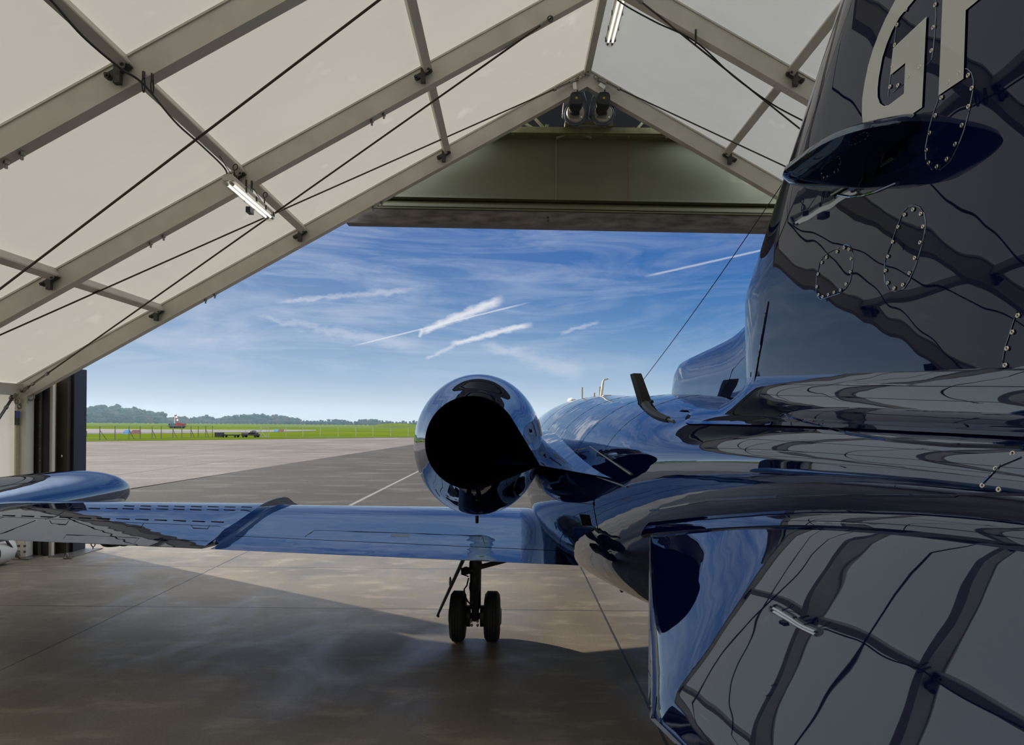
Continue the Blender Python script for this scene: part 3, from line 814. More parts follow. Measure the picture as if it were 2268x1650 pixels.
# tail cone screws
def screw(p, nrm, r, par):
    s = MB().torus(p, r * .72, r * .34, nrm, 12, 6)
    s.build('screw', M_chrome, par)
tcp = seam_on(fus_hit, [(2262, 1012), (2215, 1032), (2178, 1070)], .002, 'tail_cone_panel', jet, M_paint)
for p in ((2243, 1004), (2206, 1038), (2176, 1075), (2212, 1084)):
    q = fus_hit(*p)
    if q is not None: screw(q, (-1, -.3, .2), .0042, tcp)

# ---- wings
XR = .6; XT = -4.75; XF = -2.27
def w_te(x): return 5.30 + .02 * (x - .42)
def w_c(x):
    t = (.42 - x) / (.42 - XT); return 2.6 + (1.5 - 2.6) * t
def w_zte(x): return .888 + .0395 * (.42 - x)
def w_lift(x): return .06 - .02 * (.42 - x) / 5.2
def w_prof(t): return 5 * .11 * (.2969 * math.sqrt(max(t, 0)) - .126 * t - .3516 * t * t + .2843 * t**3 - .1015 * t**4)
UPT = [(0, 0), (.004, .0075), (.012, .0135), (.03, .0225), (.06, .0318), (.1, .040), (.16, .0475), (.24, .052), (.34, .0528), (.45, .047), (.56, .0355), (.66, .0235), (.76, .0128), (.84, .0068), (.92, .0026), (1, 0)]
def w_u(t): return spline(UPT, t)[0]
def w_up(x, t): c = w_c(x); return Vector((x, w_te(x) + c * (1 - t), w_zte(x) + w_lift(x) * (1 - t) + c * (.94 * w_u(t) if x > XF - .001 else w_prof(t) * 1.02)))
def w_lo(x, t): c = w_c(x); return Vector((x, w_te(x) + c * (1 - t), w_zte(x) + w_lift(x) * (1 - t) - c * w_prof(t) * .8))
def wz(x, y, off=0):
    t = 1 - (y - w_te(x)) / w_c(x)
    return w_up(x, min(max(t, 0), 1)).z + off
def wing_hit(px, py, off=.002):
    u, v = unroll(px, py); d = 5.2
    pr = None
    while d < 8.2:
        x = u * d / F; g = H - v * d / F - wz(x, d, off)
        if pr is not None and pr > 0 >= g and d > w_te(x): return Vector((x, d, H - v * d / F))
        pr = g; d += .01
    # grazing past the crest: nearest approach
    best = min((abs(H - v * (5.3 + .01 * i) / F - wz(u * (5.3 + .01 * i) / F, 5.3 + .01 * i, off)), 5.3 + .01 * i) for i in range(230))
    d = best[1]; x = u * d / F
    return Vector((x, d, wz(x, d, off)))
def wing_piece(x0, x1, ta, tb, nx, fold=False):
    rings = []
    for i in range(nx + 1):
        x = x0 + (x1 - x0) * i / nx
        a = ta(x) if callable(ta) else ta; b = tb(x) if callable(tb) else tb
        n = 26
        ts = [a + (b - a) * (1 - math.cos(PI * k / n)) / 2 if a == 0 else a + (b - a) * k / n for k in range(n + 1)]
        up = [w_up(x, t) for t in ts]; lo = [w_lo(x, t) for t in ts]
        if a == 0: lo = lo[1:]
        rings.append(up + lo[::-1])
    return MB().loft(rings)
XF = -2.27                                                     # the fence between flap and aileron
t_flap = lambda x: 1 - .42 / w_c(x)
t_ail = lambda x: 1 - .56 / w_c(x)
g_ = .006
fence_px = [(497, 1183), (520, 1171), (545, 1158), (570, 1145), (595, 1133), (612, 1125)]
def make_wing():
    wg = wing_piece(XR, XF, 0, lambda x: t_flap(x) - g_, 20)
    wg2 = wing_piece(XF, XT, 0, lambda x: t_ail(x) - g_, 18)
    wg.add(wg2.v, wg2.f)
    wo = wg.build('wing', M_paint, jet, ang=50)
    wing_piece(XR, XF + .03, lambda x: t_flap(x) + .001, 1, 20).build('flap', M_paint, jet, ang=40)
    wing_piece(XF - .03, -4.15, lambda x: t_ail(x) + .001, 1, 14).build('aileron', M_paint, jet, ang=40)
    wing_piece(-4.16, XT, lambda x: t_ail(x) + .001, 1, 5).build('wing_tip_panel', M_paint, jet, ang=40)
    # stall fence
    fr = []
    ylist = [5.42 + (7.62 - 5.42) * i / 24 for i in range(25)]
    for i, y in enumerate(ylist):
        zb = wz(XF, y) - .01; hgt = .085 * min(1, (i + 2.5) / 4) * (1 if y < 7.3 else max(.25, (7.62 - y) / .32))
        fr.append([Vector((XF + .006, y, zb)), Vector((XF + .003, y, zb + hgt)), Vector((XF - .003, y, zb + hgt)), Vector((XF - .006, y, zb))])
    MB().loft(fr).build('wing_fence', M_paint, jet, smooth=False)
    MB().loft([[Vector((XF + .05, y, wz(XF + .05, y) - .002)), Vector((XF + .008, y, wz(XF, y) + .006)), Vector((XF - .008, y, wz(XF, y) + .006)), Vector((XF - .05, y, wz(XF - .05, y) - .002))] for y in ylist], False, False, False).build('fence_flange', M_paint, jet)
    return wo
wing = make_wing()
# energiser strips on the outer wing (three rows of dashes in the photo)
rows = [((160, 1124.4), (560, 1129.3), 11, 27), ((6, 1140.8), (497, 1155.5), 12, 29), ((275, 1119.5), (560, 1122.3), 8, 25)]
for (xa, ya), (xb, yb), n, ln in rows:
    for k in range(n):
        xs_ = xa + (xb - xa - ln) * k / (n - 1)
        f = lambda q: ya + (yb - ya) * (q - xa) / (xb - xa)
        p, q = wing_hit(xs_, f(xs_), .003), wing_hit(xs_ + ln, f(xs_ + ln), .003)
        if p is None or q is None: continue
        q.y = p.y; q.z = wz(q.x, q.y, .003)
        MB().beam(p, q, .012, .003).build('vortex_strip', M_seam, wing, smooth=False)
seam_on(wing_hit, [(676, 1188), (697, 1174), (880, 1180), (1068, 1187), (1073, 1204)], .0022, 'panel_joint', wing)
pp = [wing_hit(*p, .0015) for p in ((866, 1182.5), (907, 1184), (906, 1190), (865, 1188.5))]
MB().prism(pp, (0, 0, .001)).build('placard', pm('grey_placard', S(92, 104, 130), S(110, 122, 150), 40, .5), wing, smooth=False)
seam_on(wing_hit, [(0, 1183), (78, 1153)], .003, 'panel_joint', wing)
seam_on(wing_hit, [(100, 1150), (125, 1143), (160, 1120)], .002, 'panel_joint', wing)
# aileron trim tab outline and hinge steps
seam_on(wing_hit, [(140, 1194), (147, 1184), (300, 1191), (308, 1192), (298, 1203)], .002, 'tab_joint', wing)
seam_on(wing_hit, [(345, 1208), (357, 1194.5), (480, 1199)], .002, 'tab_joint', wing)
for xs_ in (112, 278, 425):
    y0 = 1152 + (xs_ - 82) * .0265 + (1.2 if xs_ > 200 else 0)
    seam_on(wing_hit, [(xs_ - 2, y0), (xs_ + 3, y0 + 7), (xs_ + 34, y0 + 9), (xs_ + 40, y0 + 1)], .003, 'hinge_cover', wing)
# actuator fairing below the wing
c = W(247, 1208, 5.75)
MB().ball(c + Vector((0, .1, .03)), (.09, .22, .05)).ball(c + Vector((.07, .1, .02)), (.03, .12, .04)).build('hinge_fairing', M_dkmetal, jet)
# ---- tip tanks
TX, TZ = -4.86, 1.09
TANK = [(4.35, .02, -.03), (4.6, .1, -.02), (5.2, .2, 0), (5.9, .275, 0), (6.6, .305, 0), (7.3, .31, 0), (7.8, .297, 0), (8.2, .262, 0), (8.5, .212, -.005), (8.68, .158, -.01), (8.78, .105, -.012), (8.82, .04, -.015)]
def make_tank():
    ring = lambda y, r, dz_: [Vector((TX + r * math.cos(2 * PI * k / 40), y, TZ + dz_ + r * math.sin(2 * PI * k / 40))) for k in range(40)]
    ysz = [4.35 + (8.66 - 4.35) * i / 60 for i in range(61)]
    o = MB().loft([ring(y, *spline(TANK, y)) for y in ysz]).build('tip_tank', M_paint, jet, ang=60)
    MB().loft([ring(y, *spline(TANK, y)) for y in (8.66, 8.7, 8.74, 8.78, 8.8, 8.82)]).build('nose_light_lens', pm('dark_lens', S(20, 24, 34), S(30, 35, 46), 6, .08, Coat_Weight=1.0), o, ang=60)
    return o
make_tank()

# ---- engine nacelles and pylons
NAC = [(4.40, .293, .293, 1.824), (4.50, .322, .327, 1.818), (4.62, .355, .366, 1.81), (4.8, .405, .43, 1.80), (5.0, .446, .486, 1.793), (5.25, .474, .526, 1.788), (5.6, .488, .545, 1.785), (6.0, .486, .542, 1.785), (6.4, .468, .515, 1.787), (6.75, .43, .466, 1.79), (6.95, .39, .418, 1.79), (7.02, .355, .38, 1.79)]
NX = -.25
BK, BD = math.radians(-18), .452            # beak of the nozzle: direction and length
def _tear(d, r, lim):                        # circle with two tangents meeting at the beak
    if d >= lim: return r
    return r / math.cos(lim - d)
def nac_ring(y, rx, rz_, cz, tear=True, sc=1.0):
    out_ = []
    for k in range(72):
        th = BK + 2 * PI * k / 72
        m_ = _tear(abs((th - BK + PI) % (2 * PI) - PI), rx, math.acos(min(1, rx / BD))) / rx if tear and rx < BD else 1
        out_.append(Vector((NX + rx * m_ * sc * math.cos(th), y, cz + rz_ * m_ * sc * math.sin(th) * (1 if m_ < 1.02 else 1))))
    return out_
def make_engine():
    ysz = [4.40 + (7.02 - 4.40) * (i / 44) for i in range(45)]
    o = MB().loft([nac_ring(y, *spline(NAC, y)) for y in ysz], False, False).build('engine_nacelle', M_paint, jet, ang=60)
    lip = MB().loft([nac_ring(4.40, .293, .293, 1.824), nac_ring(4.395, .289, .289, 1.824), nac_ring(4.40, .285, .285, 1.824), nac_ring(4.9, .27, .27, 1.81, False), nac_ring(5.5, .25, .25, 1.8, False)], False, True)
    lip.build('exhaust_duct', M_black, o, ang=60)
    MB().lathe([(.16, 0), (.13, -.25), (.06, -.5), (.01, -.58)], (NX, 5.4, 1.8), (0, 1, 0), 24).build('exhaust_cone', M_black, o)
    MB().loft([nac_ring(7.02, .355, .38, 1.79, False), nac_ring(7.05, .34, .365, 1.79, False), nac_ring(7.04, .322, .346, 1.79, False), nac_ring(6.6, .3, .32, 1.79, False)], False, True).build('intake_lip', M_steel, o, ang=60)
    MB().lathe([(.012, 0), (.012, .05), (.008, .055)], (NX, 5.15, 1.27), (0, 0, -1), 8).build('drain_stub', M_seam, o)
    P = [W(*p, 4.95) for p in ((1146, 945), (1160, 935), (1176, 926))]
    PR = [Vector((NX + .46 * math.cos(t), 4.98 - .1 * math.sin(t), 1.80 + .50 * math.sin(t))) for t in (.12, .2, .28, .36)]
    MB().tube(PR, .008, 6).build('vent_edge', M_white, o)
    # pylon: aerofoil blended from nacelle to fuselage
    yt = lambda x: 4.40 + (2.72 - 4.40) * min(1, max(0, (x - .16) / (.47 - .16))) - (max(0, x - .47)) * 1.5
    zt = lambda x: 1.688 + (1.722 - 1.688) * min(1, max(0, (x - .16) / .31))
    hh = lambda x: .215 - .085 * min(1, max(0, (x - .1) / .37))
    rings = []
    for i in range(25):
        x = -.12 + .76 * i / 24
        y0, z0, h = yt(x), zt(x), hh(x); y1 = 6.9
        up, lo = [], []
        for k in range(23):
            s = (1 - math.cos(PI * k / 22)) / 2
            y = y0 + (y1 - y0) * s
            f = lambda q: .30 * (1 - math.exp(-.1125 * (y1 - y0) * q / .30))
            zl = z0 - .03 * math.sin(PI * s) + .5 * f(1) * s ** 3
            zu = z0 + f(s) * (1 if s < .8 else 1) 
            if s > .8: zu = zl + (zu - zl) * math.sqrt(max(0, 1 - ((s - .8) / .2) ** 2))
            up.append(Vector((x, y, zu))); lo.append(Vector((x, y, zl)))
        rings.append(up + lo[::-1][1:-1])
    MB().loft(rings).build('engine_pylon', M_paint, jet, ang=35)
    return o
nac = make_engine()
def pylon_flange():
    A = fus_hit(1306, 989, .004); B = fus_hit(1397, 1051, .004)
    MB().tube([fus_hit(1306 + 91 * i / 12, 989 + 62 * i / 12, .003) for i in range(13)], .004, 6).build('pylon_seal', M_steel, jet)
    MB().tube([fus_hit(1322 + 66 * i / 12, 1056 + 23 * i / 12, .003) for i in range(13)], .003, 6).build('pylon_seal', M_steel, jet)
pylon_flange()

# ---- main landing gear
GY = 6.31
def gx(px): return W(px, 1350, GY).x
def make_gear():
    xc = gx(1052.6)
    top = Vector((xc + .01, GY + .02, 1.12))
    g = MB().lathe([(.035, 0), (.05, .02), (.052, .36), (.058, .38), (.058, .42), (.05, .44), (.05, .62)], (xc, GY, .28), (0, 0, 1), 20)
    g.lathe([(.034, -.1), (.034, .02)], (xc, GY, .28), (0, 0, 1), 16)
    leg = g.build('landing_gear', M_dkmetal, jet)
    cz = .222
    for a, b in ((997, 1032.6), (1072.5, 1108)):
        xa, xb = gx(a), gx(b); wd = xb - xa; R = .222
        prof = [(R * .5, 0), (R * .66, .0), (R * .86, wd * .04), (R * .955, wd * .16)]
        for q in (.26, .42, .58, .74):
            prof += [(R * .995, wd * (q - .06)), (R * .995, wd * (q - .012)), (R * .965, wd * (q - .01)), (R * .965, wd * (q + .01)), (R * .995, wd * (q + .012)), (R * .995, wd * (q + .05))]
        prof += [(R * .955, wd * .84), (R * .86, wd * .96), (R * .66, wd), (R * .5, wd)]
        MB().lathe(prof, (xa, GY, cz), (1, 0, 0), 40).build('tyre', M_rubber, leg, ang=40)
        MB().lathe([(.02, -.012), (.06, -.012), (.105, .01), (.112, .03), (.112, wd - .03), (.105, wd - .01), (.06, wd + .012), (.02, wd + .012)], (xa, GY, cz), (1, 0, 0), 24).build('wheel_hub', M_dkmetal, leg)
    x0, x1 = gx(1032), gx(1073)
    MB().lathe([(.028, 0), (.028, x1 - x0)], (x0, GY, cz), (1, 0, 0), 16).build('axle', M_dkmetal, leg)
    for a, b in ((1033, 1043), (1063, 1073)):
        MB().lathe([(.03, 0), (.095, .004), (.095, gx(b) - gx(a) - .004), (.03, gx(b) - gx(a))], (gx(a), GY, cz), (1, 0, 0), 20).build('brake_unit', M_dkmetal, leg)
    for px_, pz in ((1044, 1375), (1058, 1375), (1045, 1384), (1058, 1384)):
        p = W(px_, pz, GY - .06)
        MB().lathe([(.012, 0), (.012, .02)], p, (0, -1, 0), 8).build('bolt', M_steel, leg)
    tl_ = MB().beam((xc - .02, GY - .06, .5), (xc - .02, GY - .17, .36), .022, .03).beam((xc + .02, GY - .06, .5), (xc + .02, GY - .17, .36), .022, .03).beam((xc, GY - .17, .36), (xc, GY - .06, .2), .05, .03)
    tl_.build('torque_link', M_dkmetal, leg)
    q = [W(1043, 1262, GY - .02), W(1066, 1255, GY), W(1112, 1243, GY + .02), W(1150, 1233, GY + .05)]
    MB().tube(q, [.02, .022, .022, .02], 10).build('side_brace', M_dkmetal, leg)
    MB().ball(W(1032, 1264, GY - .03), (.04, .05, .036)).lathe([(.03, -.05), (.03, .06)], W(1034, 1264, GY - .03), (1, 0, .1), 12).build('actuator', M_dkmetal, leg)
    MB().tube([W(1038, 1280, GY - .05), W(1034, 1297, GY - .06), W(1028, 1305, GY - .06), W(1030, 1320, GY - .06), W(1036, 1332, GY - .05), W(1044, 1340, GY - .05)], .007, 7).build('brake_hose', M_rubcable, leg)
    MB().tube([W(1041, 1290, GY - .055), W(1040, 1302, GY - .06), W(1044, 1320, GY - .06), W(1050, 1336, GY - .05)], .006, 7).build('brake_hose', M_rubcable, leg)
    # gear door hanging outboard, seen edge on
    a0, a1 = W(1030, 1232, GY - .16), W(968, 1366, GY - .16)
    n_ = Vector((a1.z - a0.z, 0, -(a1.x - a0.x))).normalized() * .016
    MB().prism([a0 - n_, a0 + n_, a1 + n_ * .6, a1 - n_ * .6], (0, .34, 0)).build('gear_door', M_dkmetal, leg, smooth=False, bevel=.004)
    MB().ball(W(997, 1288, GY - .05), (.012, .03, .045)).build('door_lug', M_steel, leg)
    MB().tube([W(1021, 1271, GY - .04), W(1038, 1277, GY - .03)], .006, 6).build('door_link', M_dkmetal, leg)
    MB().beam(W(969, 1364, GY - .1), W(973, 1364, GY - .1), .03, .02).build('door_hook', M_dkmetal, leg)
make_gear()

# ---- tail fin
def fin_le(z): return 2.60 if z < 2.386 else 2.60 - 1.074 * (z - 2.386)
def fin_te(z): return .15 - .35 * (z - 2)
FT, FS, FE = .152, .16, 1.0
def fin_h(y, z):
    a, b = fin_le(z), fin_te(z); c = a - b; s = (a - y) / c
    if s <= 0 or s >= 1: return .0
    return FT * c / 2.45 * (math.sqrt(max(0, 1 - ((FS - s) / FS) ** 2)) if s < FS else 1 - .94 * ((s - FS) / (1 - FS)) ** FE)
def fin_hit(px, py, off=0.0):
    u, v = unroll(px, py); x = .83
    for _ in range(60):
        d = x * F / u; z = H - v * d / F; x = .5 * x + .5 * (JX - fin_h(d, z) - off)
    return Vector((x, d, z))
rows_ = []
for z in [1.86 + .03 * i for i in range(64)]:
    a, b = fin_le(z), fin_te(z); c = a - b
    ss = [(FS * (1 - math.cos(PI / 2 * k / 20))) for k in range(21)] + [FS + (1 - FS) * k / 40 for k in range(1, 41)]
    L = [Vector((JX - (FT * c / 2.45 * (math.sqrt(max(0, 1 - ((FS - s) / FS) ** 2)) if s < FS else 1 - .94 * ((s - FS) / (1 - FS)) ** FE)), a - c * s, z)) for s in ss]
    rows_.append(L + [Vector((2 * JX - p.x, p.y, p.z)) for p in L[:0:-1]])
fin = MB().loft(rows_).build('tail_fin', M_finpaint, jet, ang=50)
# leading edge strip of the fin
le = [Vector((JX, fin_le(z) + .004, z)) for z in [2.40 + .06 * i for i in range(23)]]
MB().tube(le, .012, 8).build('leading_edge_strip', M_steel, fin)
# dorsal fin
DT = [(2.56, 2.43), (2.64, 2.375), (2.72, 2.345), (2.88, 2.317), (3.1, 2.306), (3.417, 2.298), (3.7, 2.29), (3.86, 2.28), (3.93, 2.258), (3.965, 2.235), (3.985, 2.2)]
dr = []
for y, zt_ in [(y, spline(DT, y)[0]) for y in [2.56 + .05 * i for i in range(28)] + [3.95, 3.965, 3.978, 3.985]]:
    w0 = .062 if y < 3.5 else .062 - .03 * ((y - 3.5) / .485) ** 2
    zb = 2.0
    prof = [(w0, zb), (w0 * .97, zb + (zt_ - zb) * .5), (w0 * .75, zb + (zt_ - zb) * .85), (w0 * .4, zt_ - .008), (0, zt_)]
    dr.append([Vector((JX - a, y, b)) for a, b in prof] + [Vector((JX + a, y, b)) for a, b in prof[-2::-1]])
MB().loft(dr).build('dorsal_fin', M_paint, jet, ang=50)
seam_on(lambda x, y: fin_hit(x, y, .001) if fin_hit(x, y).y < 2.6 else Vector((JX - .063, W(x, y, 2.58).y, W(x, y, 2.58).z)), [(1701, 668), (1682, 780), (1664, 886)], .003, 'fin_joint', fin, M_paint)
# fillet between fin and fuselage
fr = []
for i in range(40):
    y = 2.75 - 2.6 * i / 39
    a, cz, b = fus(y); h = max(fin_h(y, 2.1), .045 if y > .5 else .01) if y < 2.6 else .062
    z1 = cz + b + .075 * (1 if y < 2.4 else (2.75 - y) / .35)
    x1 = JX - h - .001
    wv = min(.8 * a, h + .12 + .10 * (1 - i / 39))
    zf = cz + b * math.sqrt(max(0, 1 - (wv / a) ** 2)) + .004
    p0, p1, p2 = Vector((x1, y, z1)), Vector((x1, y, cz + b - .01)), Vector((JX - wv, y, zf))
    fr.append([p0 * (1 - t)**2 + p1 * 2 * t * (1 - t) + p2 * t * t for t in [k / 10 for k in range(11)]])
finfil = MB().loft(fr, False, False, False).build('fin_root_fairing', M_paint, jet, ang=60)

# lettering G and F
import bmesh
def decal(poly, nm):
    me = bpy.data.meshes.new(nm); bm = bmesh.new()
    vsx = [bm.verts.new((0, p[0], p[1])) for p in poly]
    from mathutils.geometry import tessellate_polygon
    for tri in tessellate_polygon([[Vector((p[0], p[1], 0)) for p in poly]]):
        bm.faces.new([vsx[q] for q in tri])
    for _ in range(7):
        ed_ = [e for e in bm.edges if e.calc_length() > .02]
        if ed_: bmesh.ops.subdivide_edges(bm, edges=ed_, cuts=1)
        bmesh.ops.triangulate(bm, faces=[f for f in bm.faces if len(f.verts) > 3])
    for v_ in bm.verts:
        v_.co.x = JX - fin_h(v_.co.y, v_.co.z) - .0028
    bmesh.ops.recalc_face_normals(bm, faces=bm.faces)
    org = world_of(fin)
    for v_ in bm.verts: v_.co -= org
    bm.to_mesh(me); bm.free(); me.materials.append(M_letter)
    o = bpy.data.objects.new(nm, me); COL.objects.link(o); o.parent = fin; WO[o.name] = org
    o['label'] = 'pale grey painted letter'
    return o
Gp = [(1.412, 2.583), (1.56, 2.583), (1.588, 2.592), (1.607, 2.61), (1.619, 2.635), (1.623, 2.662), (1.621, 2.697), (1.611, 2.728), (1.596, 2.76), (1.576, 2.787), (1.554, 2.809), (1.529, 2.828), (1.494, 2.847), (1.455, 2.857), (1.40, 2.861), (1.398, 2.812), (1.43, 2.811),
      (1.48, 2.803), (1.506, 2.789), (1.526, 2.771), (1.542, 2.75), (1.556, 2.714), (1.561, 2.691), (1.561, 2.673), (1.553, 2.655), (1.539, 2.643), (1.522, 2.637), (1.469, 2.637), (1.463, 2.698), (1.515, 2.698), (1.504, 2.75), (1.395, 2.755)]
Fp = [(1.363, 2.584), (1.295, 2.583), (1.287, 2.704), (1.18, 2.704), (1.178, 2.752), (1.284, 2.752), (1.279, 2.811), (1.16, 2.811), (1.158, 2.861), (1.34, 2.861)]
decal(Gp, 'letter_decal'); decal(Fp, 'letter_decal')

# access panels with their screws
def fin_panel(outline, screws, mat=M_steel, closed=True, r=.0014, sr=.0044):
    P = []
    pts = outline + ([outline[0]] if closed else [])
    for a, b in zip(pts, pts[1:]):
        for i in range(4):
            P.append(fin_hit(a[0] + (b[0] - a[0]) * i / 4, a[1] + (b[1] - a[1]) * i / 4, .0004))
    o = MB().tube(P, r, 5).build('access_panel', mat, jet)
    for p in screws:
        screw(fin_hit(*p, .002), (-1, -.05, 0), sr, o)
z2 = lambda L: [(1760 + a / 3.2992, 430 + b / 3.3) for a, b in L]
fin_panel(z2([(345, 385), (378, 367), (405, 380), (423, 420), (428, 470), (420, 560), (405, 640), (375, 690), (330, 725), (250, 752), (193, 770), (165, 745), (156, 680), (163, 590), (185, 500), (225, 440), (280, 412)]),
          z2([(232, 462), (310, 420), (362, 392), (397, 402), (412, 470), (407, 568), (375, 657), (333, 702), (288, 718), (245, 735), (204, 750), (174, 735), (162, 678), (170, 585), (198, 500)]), M_paint)
fin_panel(z2([(835, 90), (875, 78), (915, 95), (945, 140), (957, 200), (950, 290), (930, 380), (885, 520), (840, 630), (800, 690), (740, 712), (690, 695), (660, 640), (653, 570), (662, 480), (700, 380), (750, 240), (795, 130)]),
          z2([(864, 112), (920, 143), (937, 237), (916, 353), (877, 466), (838, 577), (790, 662), (727, 687), (680, 648), (664, 558), (681, 455), (716, 348), (755, 238), (802, 150)]), M_paint)
z3 = lambda L: [(1880 + a / 5.5, b / 5.5) for a, b in L]
fin_panel(z3([(1110, 1165), (1150, 1060), (1220, 940), (1300, 860), (1390, 830), (1450, 845), (1495, 890), (1520, 980), (1515, 1090), (1460, 1380), (1400, 1600), (1330, 1780), (1240, 1960), (1120, 2065), (1010, 2060), (940, 1960), (935, 1800), (980, 1560), (1040, 1350)]),
          z3([(1215, 1000), (1342, 890), (1452, 917), (1497, 1075), (1456, 1297), (1375, 1527), (1291, 1757), (1189, 1940), (1067, 2030), (969, 1985), (941, 1830), (981, 1622), (1052, 1407), (1126, 1190)]), M_paint)
fin_panel(z3([(480, 1170), (490, 1060), (530, 780), (580, 300), (610, 130), (690, 20), (760, -60), (1060, -60), (1060, 200), (1030, 600), (1005, 730), (965, 778), (690, 1010)]),
          z3([(500, 1057), (598, 1040), (731, 927), (866, 813), (1005, 617), (1028, 335), (1050, 60), (697, 115), (588, 303), (558, 548), (529, 805)]), M_paint)
fin_panel([(2252, 690), (2238, 735), (2226, 770), (2221, 800), (2223, 830), (2235, 862), (2256, 890), (2300, 900), (2320, 700)], z2([(1630, 887), (1589, 1008), (1550, 1128), (1538, 1250), (1570, 1362), (1643, 1434)]), M_paint, False)
fin_panel(z2([(-60, 1508), (150, 1535), (400, 1560), (770, 1578), (1200, 1592), (1660, 1605)]), [], M_paint, False, .003)
# stub fairing on the side of the fin
def make_stub():
    z0 = 2.553
    plan = [(1.44, .93), (1.425, .836), (1.40, .78), (1.395, .734), (1.393, .69), (1.41, .645), (1.46, .618), (1.53, .606), (1.58, .604), (1.64, .628), (1.689, .673), (1.774, .752), (1.83, .826), (1.9, .93)]
    cen = Vector((.86, 1.64, 0))
    fine_ = []
    for i in range(len(plan) - 1):
        for j in range(4):
            t = j / 4; p0, p1, p2, p3 = plan[max(i - 1, 0)], plan[i], plan[i + 1], plan[min(i + 2, len(plan) - 1)]
            fine_.append(tuple(.5 * (2 * p1[c] + (p2[c] - p0[c]) * t + (2 * p0[c] - 5 * p1[c] + 4 * p2[c] - p3[c]) * t * t + (3 * p1[c] - p0[c] - 3 * p2[c] + p3[c]) * t**3) for c in (0, 1)))
    fine_.append(plan[-1])
    rings = []
    for dz_, s in ((-.004, .0), (-.004, .5), (-.002, .8), (.004, .94), (.014, 1.0), (.026, .985), (.036, .93), (.044, .8), (.05, .5), (.052, .02)):
        rings.append([Vector((cen.x + (x - cen.x) * s if x < cen.x else x, cen.y + (y - cen.y) * (s if s > .3 else max(s, .05)), z0 + dz_ - .055 * max(0, (.86 - x)) / .25 * 1.0)) for y, x in fine_])
    o = MB().loft(rings, False, False, False).build('fin_stub', M_paint, jet, ang=50)
    MB().tube([fin_hit(1842 + 133 * i / 12, 432 - 80 * i / 12, .004) for i in range(13)], .004, 6).build('mounting_seal', M_steel, o)
    return o
make_stub()
MB().tube([fin_hit(1856, 432, .002), fin_hit(1880, 436, .002), fin_hit(1910, 433, .002), fin_hit(1940, 424, .002), fin_hit(1985, 405, .002)], .003, 6).build('doubler_edge', M_paint, fin)

# ---- ventral delta fins
Rp = [fus_hit(*p) for p in ((1440, 1164), (1540, 1154), (1640, 1147), (1745, 1142), (1850, 1141), (1960, 1145), (2060, 1151), (2160, 1161), (2266, 1173))]
R_TAB = sorted([(p.y, p.x, p.z) for p in Rp] + [(.15, JX - .09, 1.80)])
YR = R_TAB[-1][0]
T0 = W(1438.5, 1590, 1.55)
def delta_o(y):
    if y > T0.y:
        k = (y - T0.y) / (YR - T0.y); a = R_TAB[-1]; L0 = Vector((a[1], a[0], a[2]))
        return T0.lerp(L0, k)
    k = T0.y - y
    return Vector((T0.x + .17 * k, y, T0.z + .05 * k))
def make_delta():
    rings = []
    yl = [YR - .004 - (YR - .2) * (i / 46) for i in range(47)]
    for y in yl:
        rx, rz_ = spline(R_TAB, y); R = Vector((rx + .02, y, rz_ + .012)); O = delta_o(y)
        d = (O - R); n_ = Vector((d.z, 0, -d.x)).normalized()       # outward, left and up
        if n_.x > 0: n_ = -n_
        L = d.length; th = min(.014, .03 * L + .001)
        up = [R + d * t + n_ * (th * math.sqrt(max(0, 1 - (2 * t - 1) ** 8)) * .9 + .003 * math.sin(PI * t) * min(1, L / .5)) for t in [k / 14 for k in range(15)]]
        lo = [R + d * t - n_ * (th * math.sqrt(max(0, 1 - (2 * t - 1) ** 8)) * .9 - .004) for t in [k / 14 for k in range(14, -1, -1)]]
        rings.append(up + lo)
    o = MB().loft(rings).build('ventral_fin', M_tailpaint, jet, ang=50)
    # rounded root fairing along its top
    fr = []
    for i in range(33):
        y = YR - (YR - .25) * i / 32
        rx, rz_ = spline(R_TAB, y); R = Vector((rx, y, rz_)); O = delta_o(y); d = (O - R).normalized() if (O - R).length > 1e-4 else Vector((-.5, 0, -.86))
        n_ = Vector((d.z, 0, -d.x)).normalized()
        if n_.x > 0: n_ = -n_
        wv = .052 * (.35 + .65 * (y / YR)); bl_ = .004
        q = [R - d * .012 - n_ * .01, R - d * .006 + n_ * .010, R + d * wv * .25 + n_ * (.012 + bl_ * .5), R + d * wv * .6 + n_ * (.010 + bl_), R + d * wv * .93 + n_ * (.009 + bl_ * .6), R + d * wv + n_ * -.004]
        fr.append(q)
    MB().loft(fr, False, False, False).build('ventral_fin_root', M_tailpaint, jet, ang=40)
    return o
make_delta()

# ---- aerials
am = MB(); b0, t0 = W(1428, 893, 4.75), W(1407, 828, 4.78)
fq = fus_hit(1428, 893); b0 = fq; t0 = W(1407, 828, fq.y + .02)
dd_ = (t0 - b0)
wv = [(-.026, .05), (.026, .05), (.03, -.05), (-.02, -.06)]
am.loft([[b0 + dd_ * s + Vector((a * q, bq * q, 0)) for a, bq in wv] for s, q in ((-.05, .95), (0, .95), (.9, .82), (1.0, .78))])
mast = am.build('wire_aerial_mast', M_rubcable, jet, ang=30)
mb = MB()
for p in ((1418, 893), (1424, 897), (1437, 893), (1442, 890), (1430, 899)):
    q = fus_hit(*p)
    mb.ball(q, (.014, .014, .012), 8, 6)
mb.build('mast_base', M_rubcable, mast)
MB().tube([fus_hit(*p, .002) for p in ((1430, 897), (1437, 907), (1447, 915), (1458, 921), (1470, 926), (1480, 929))], [.022, .02, .018, .016, .014, .01], 8).build('aerial_lead', M_rubcable, jet)
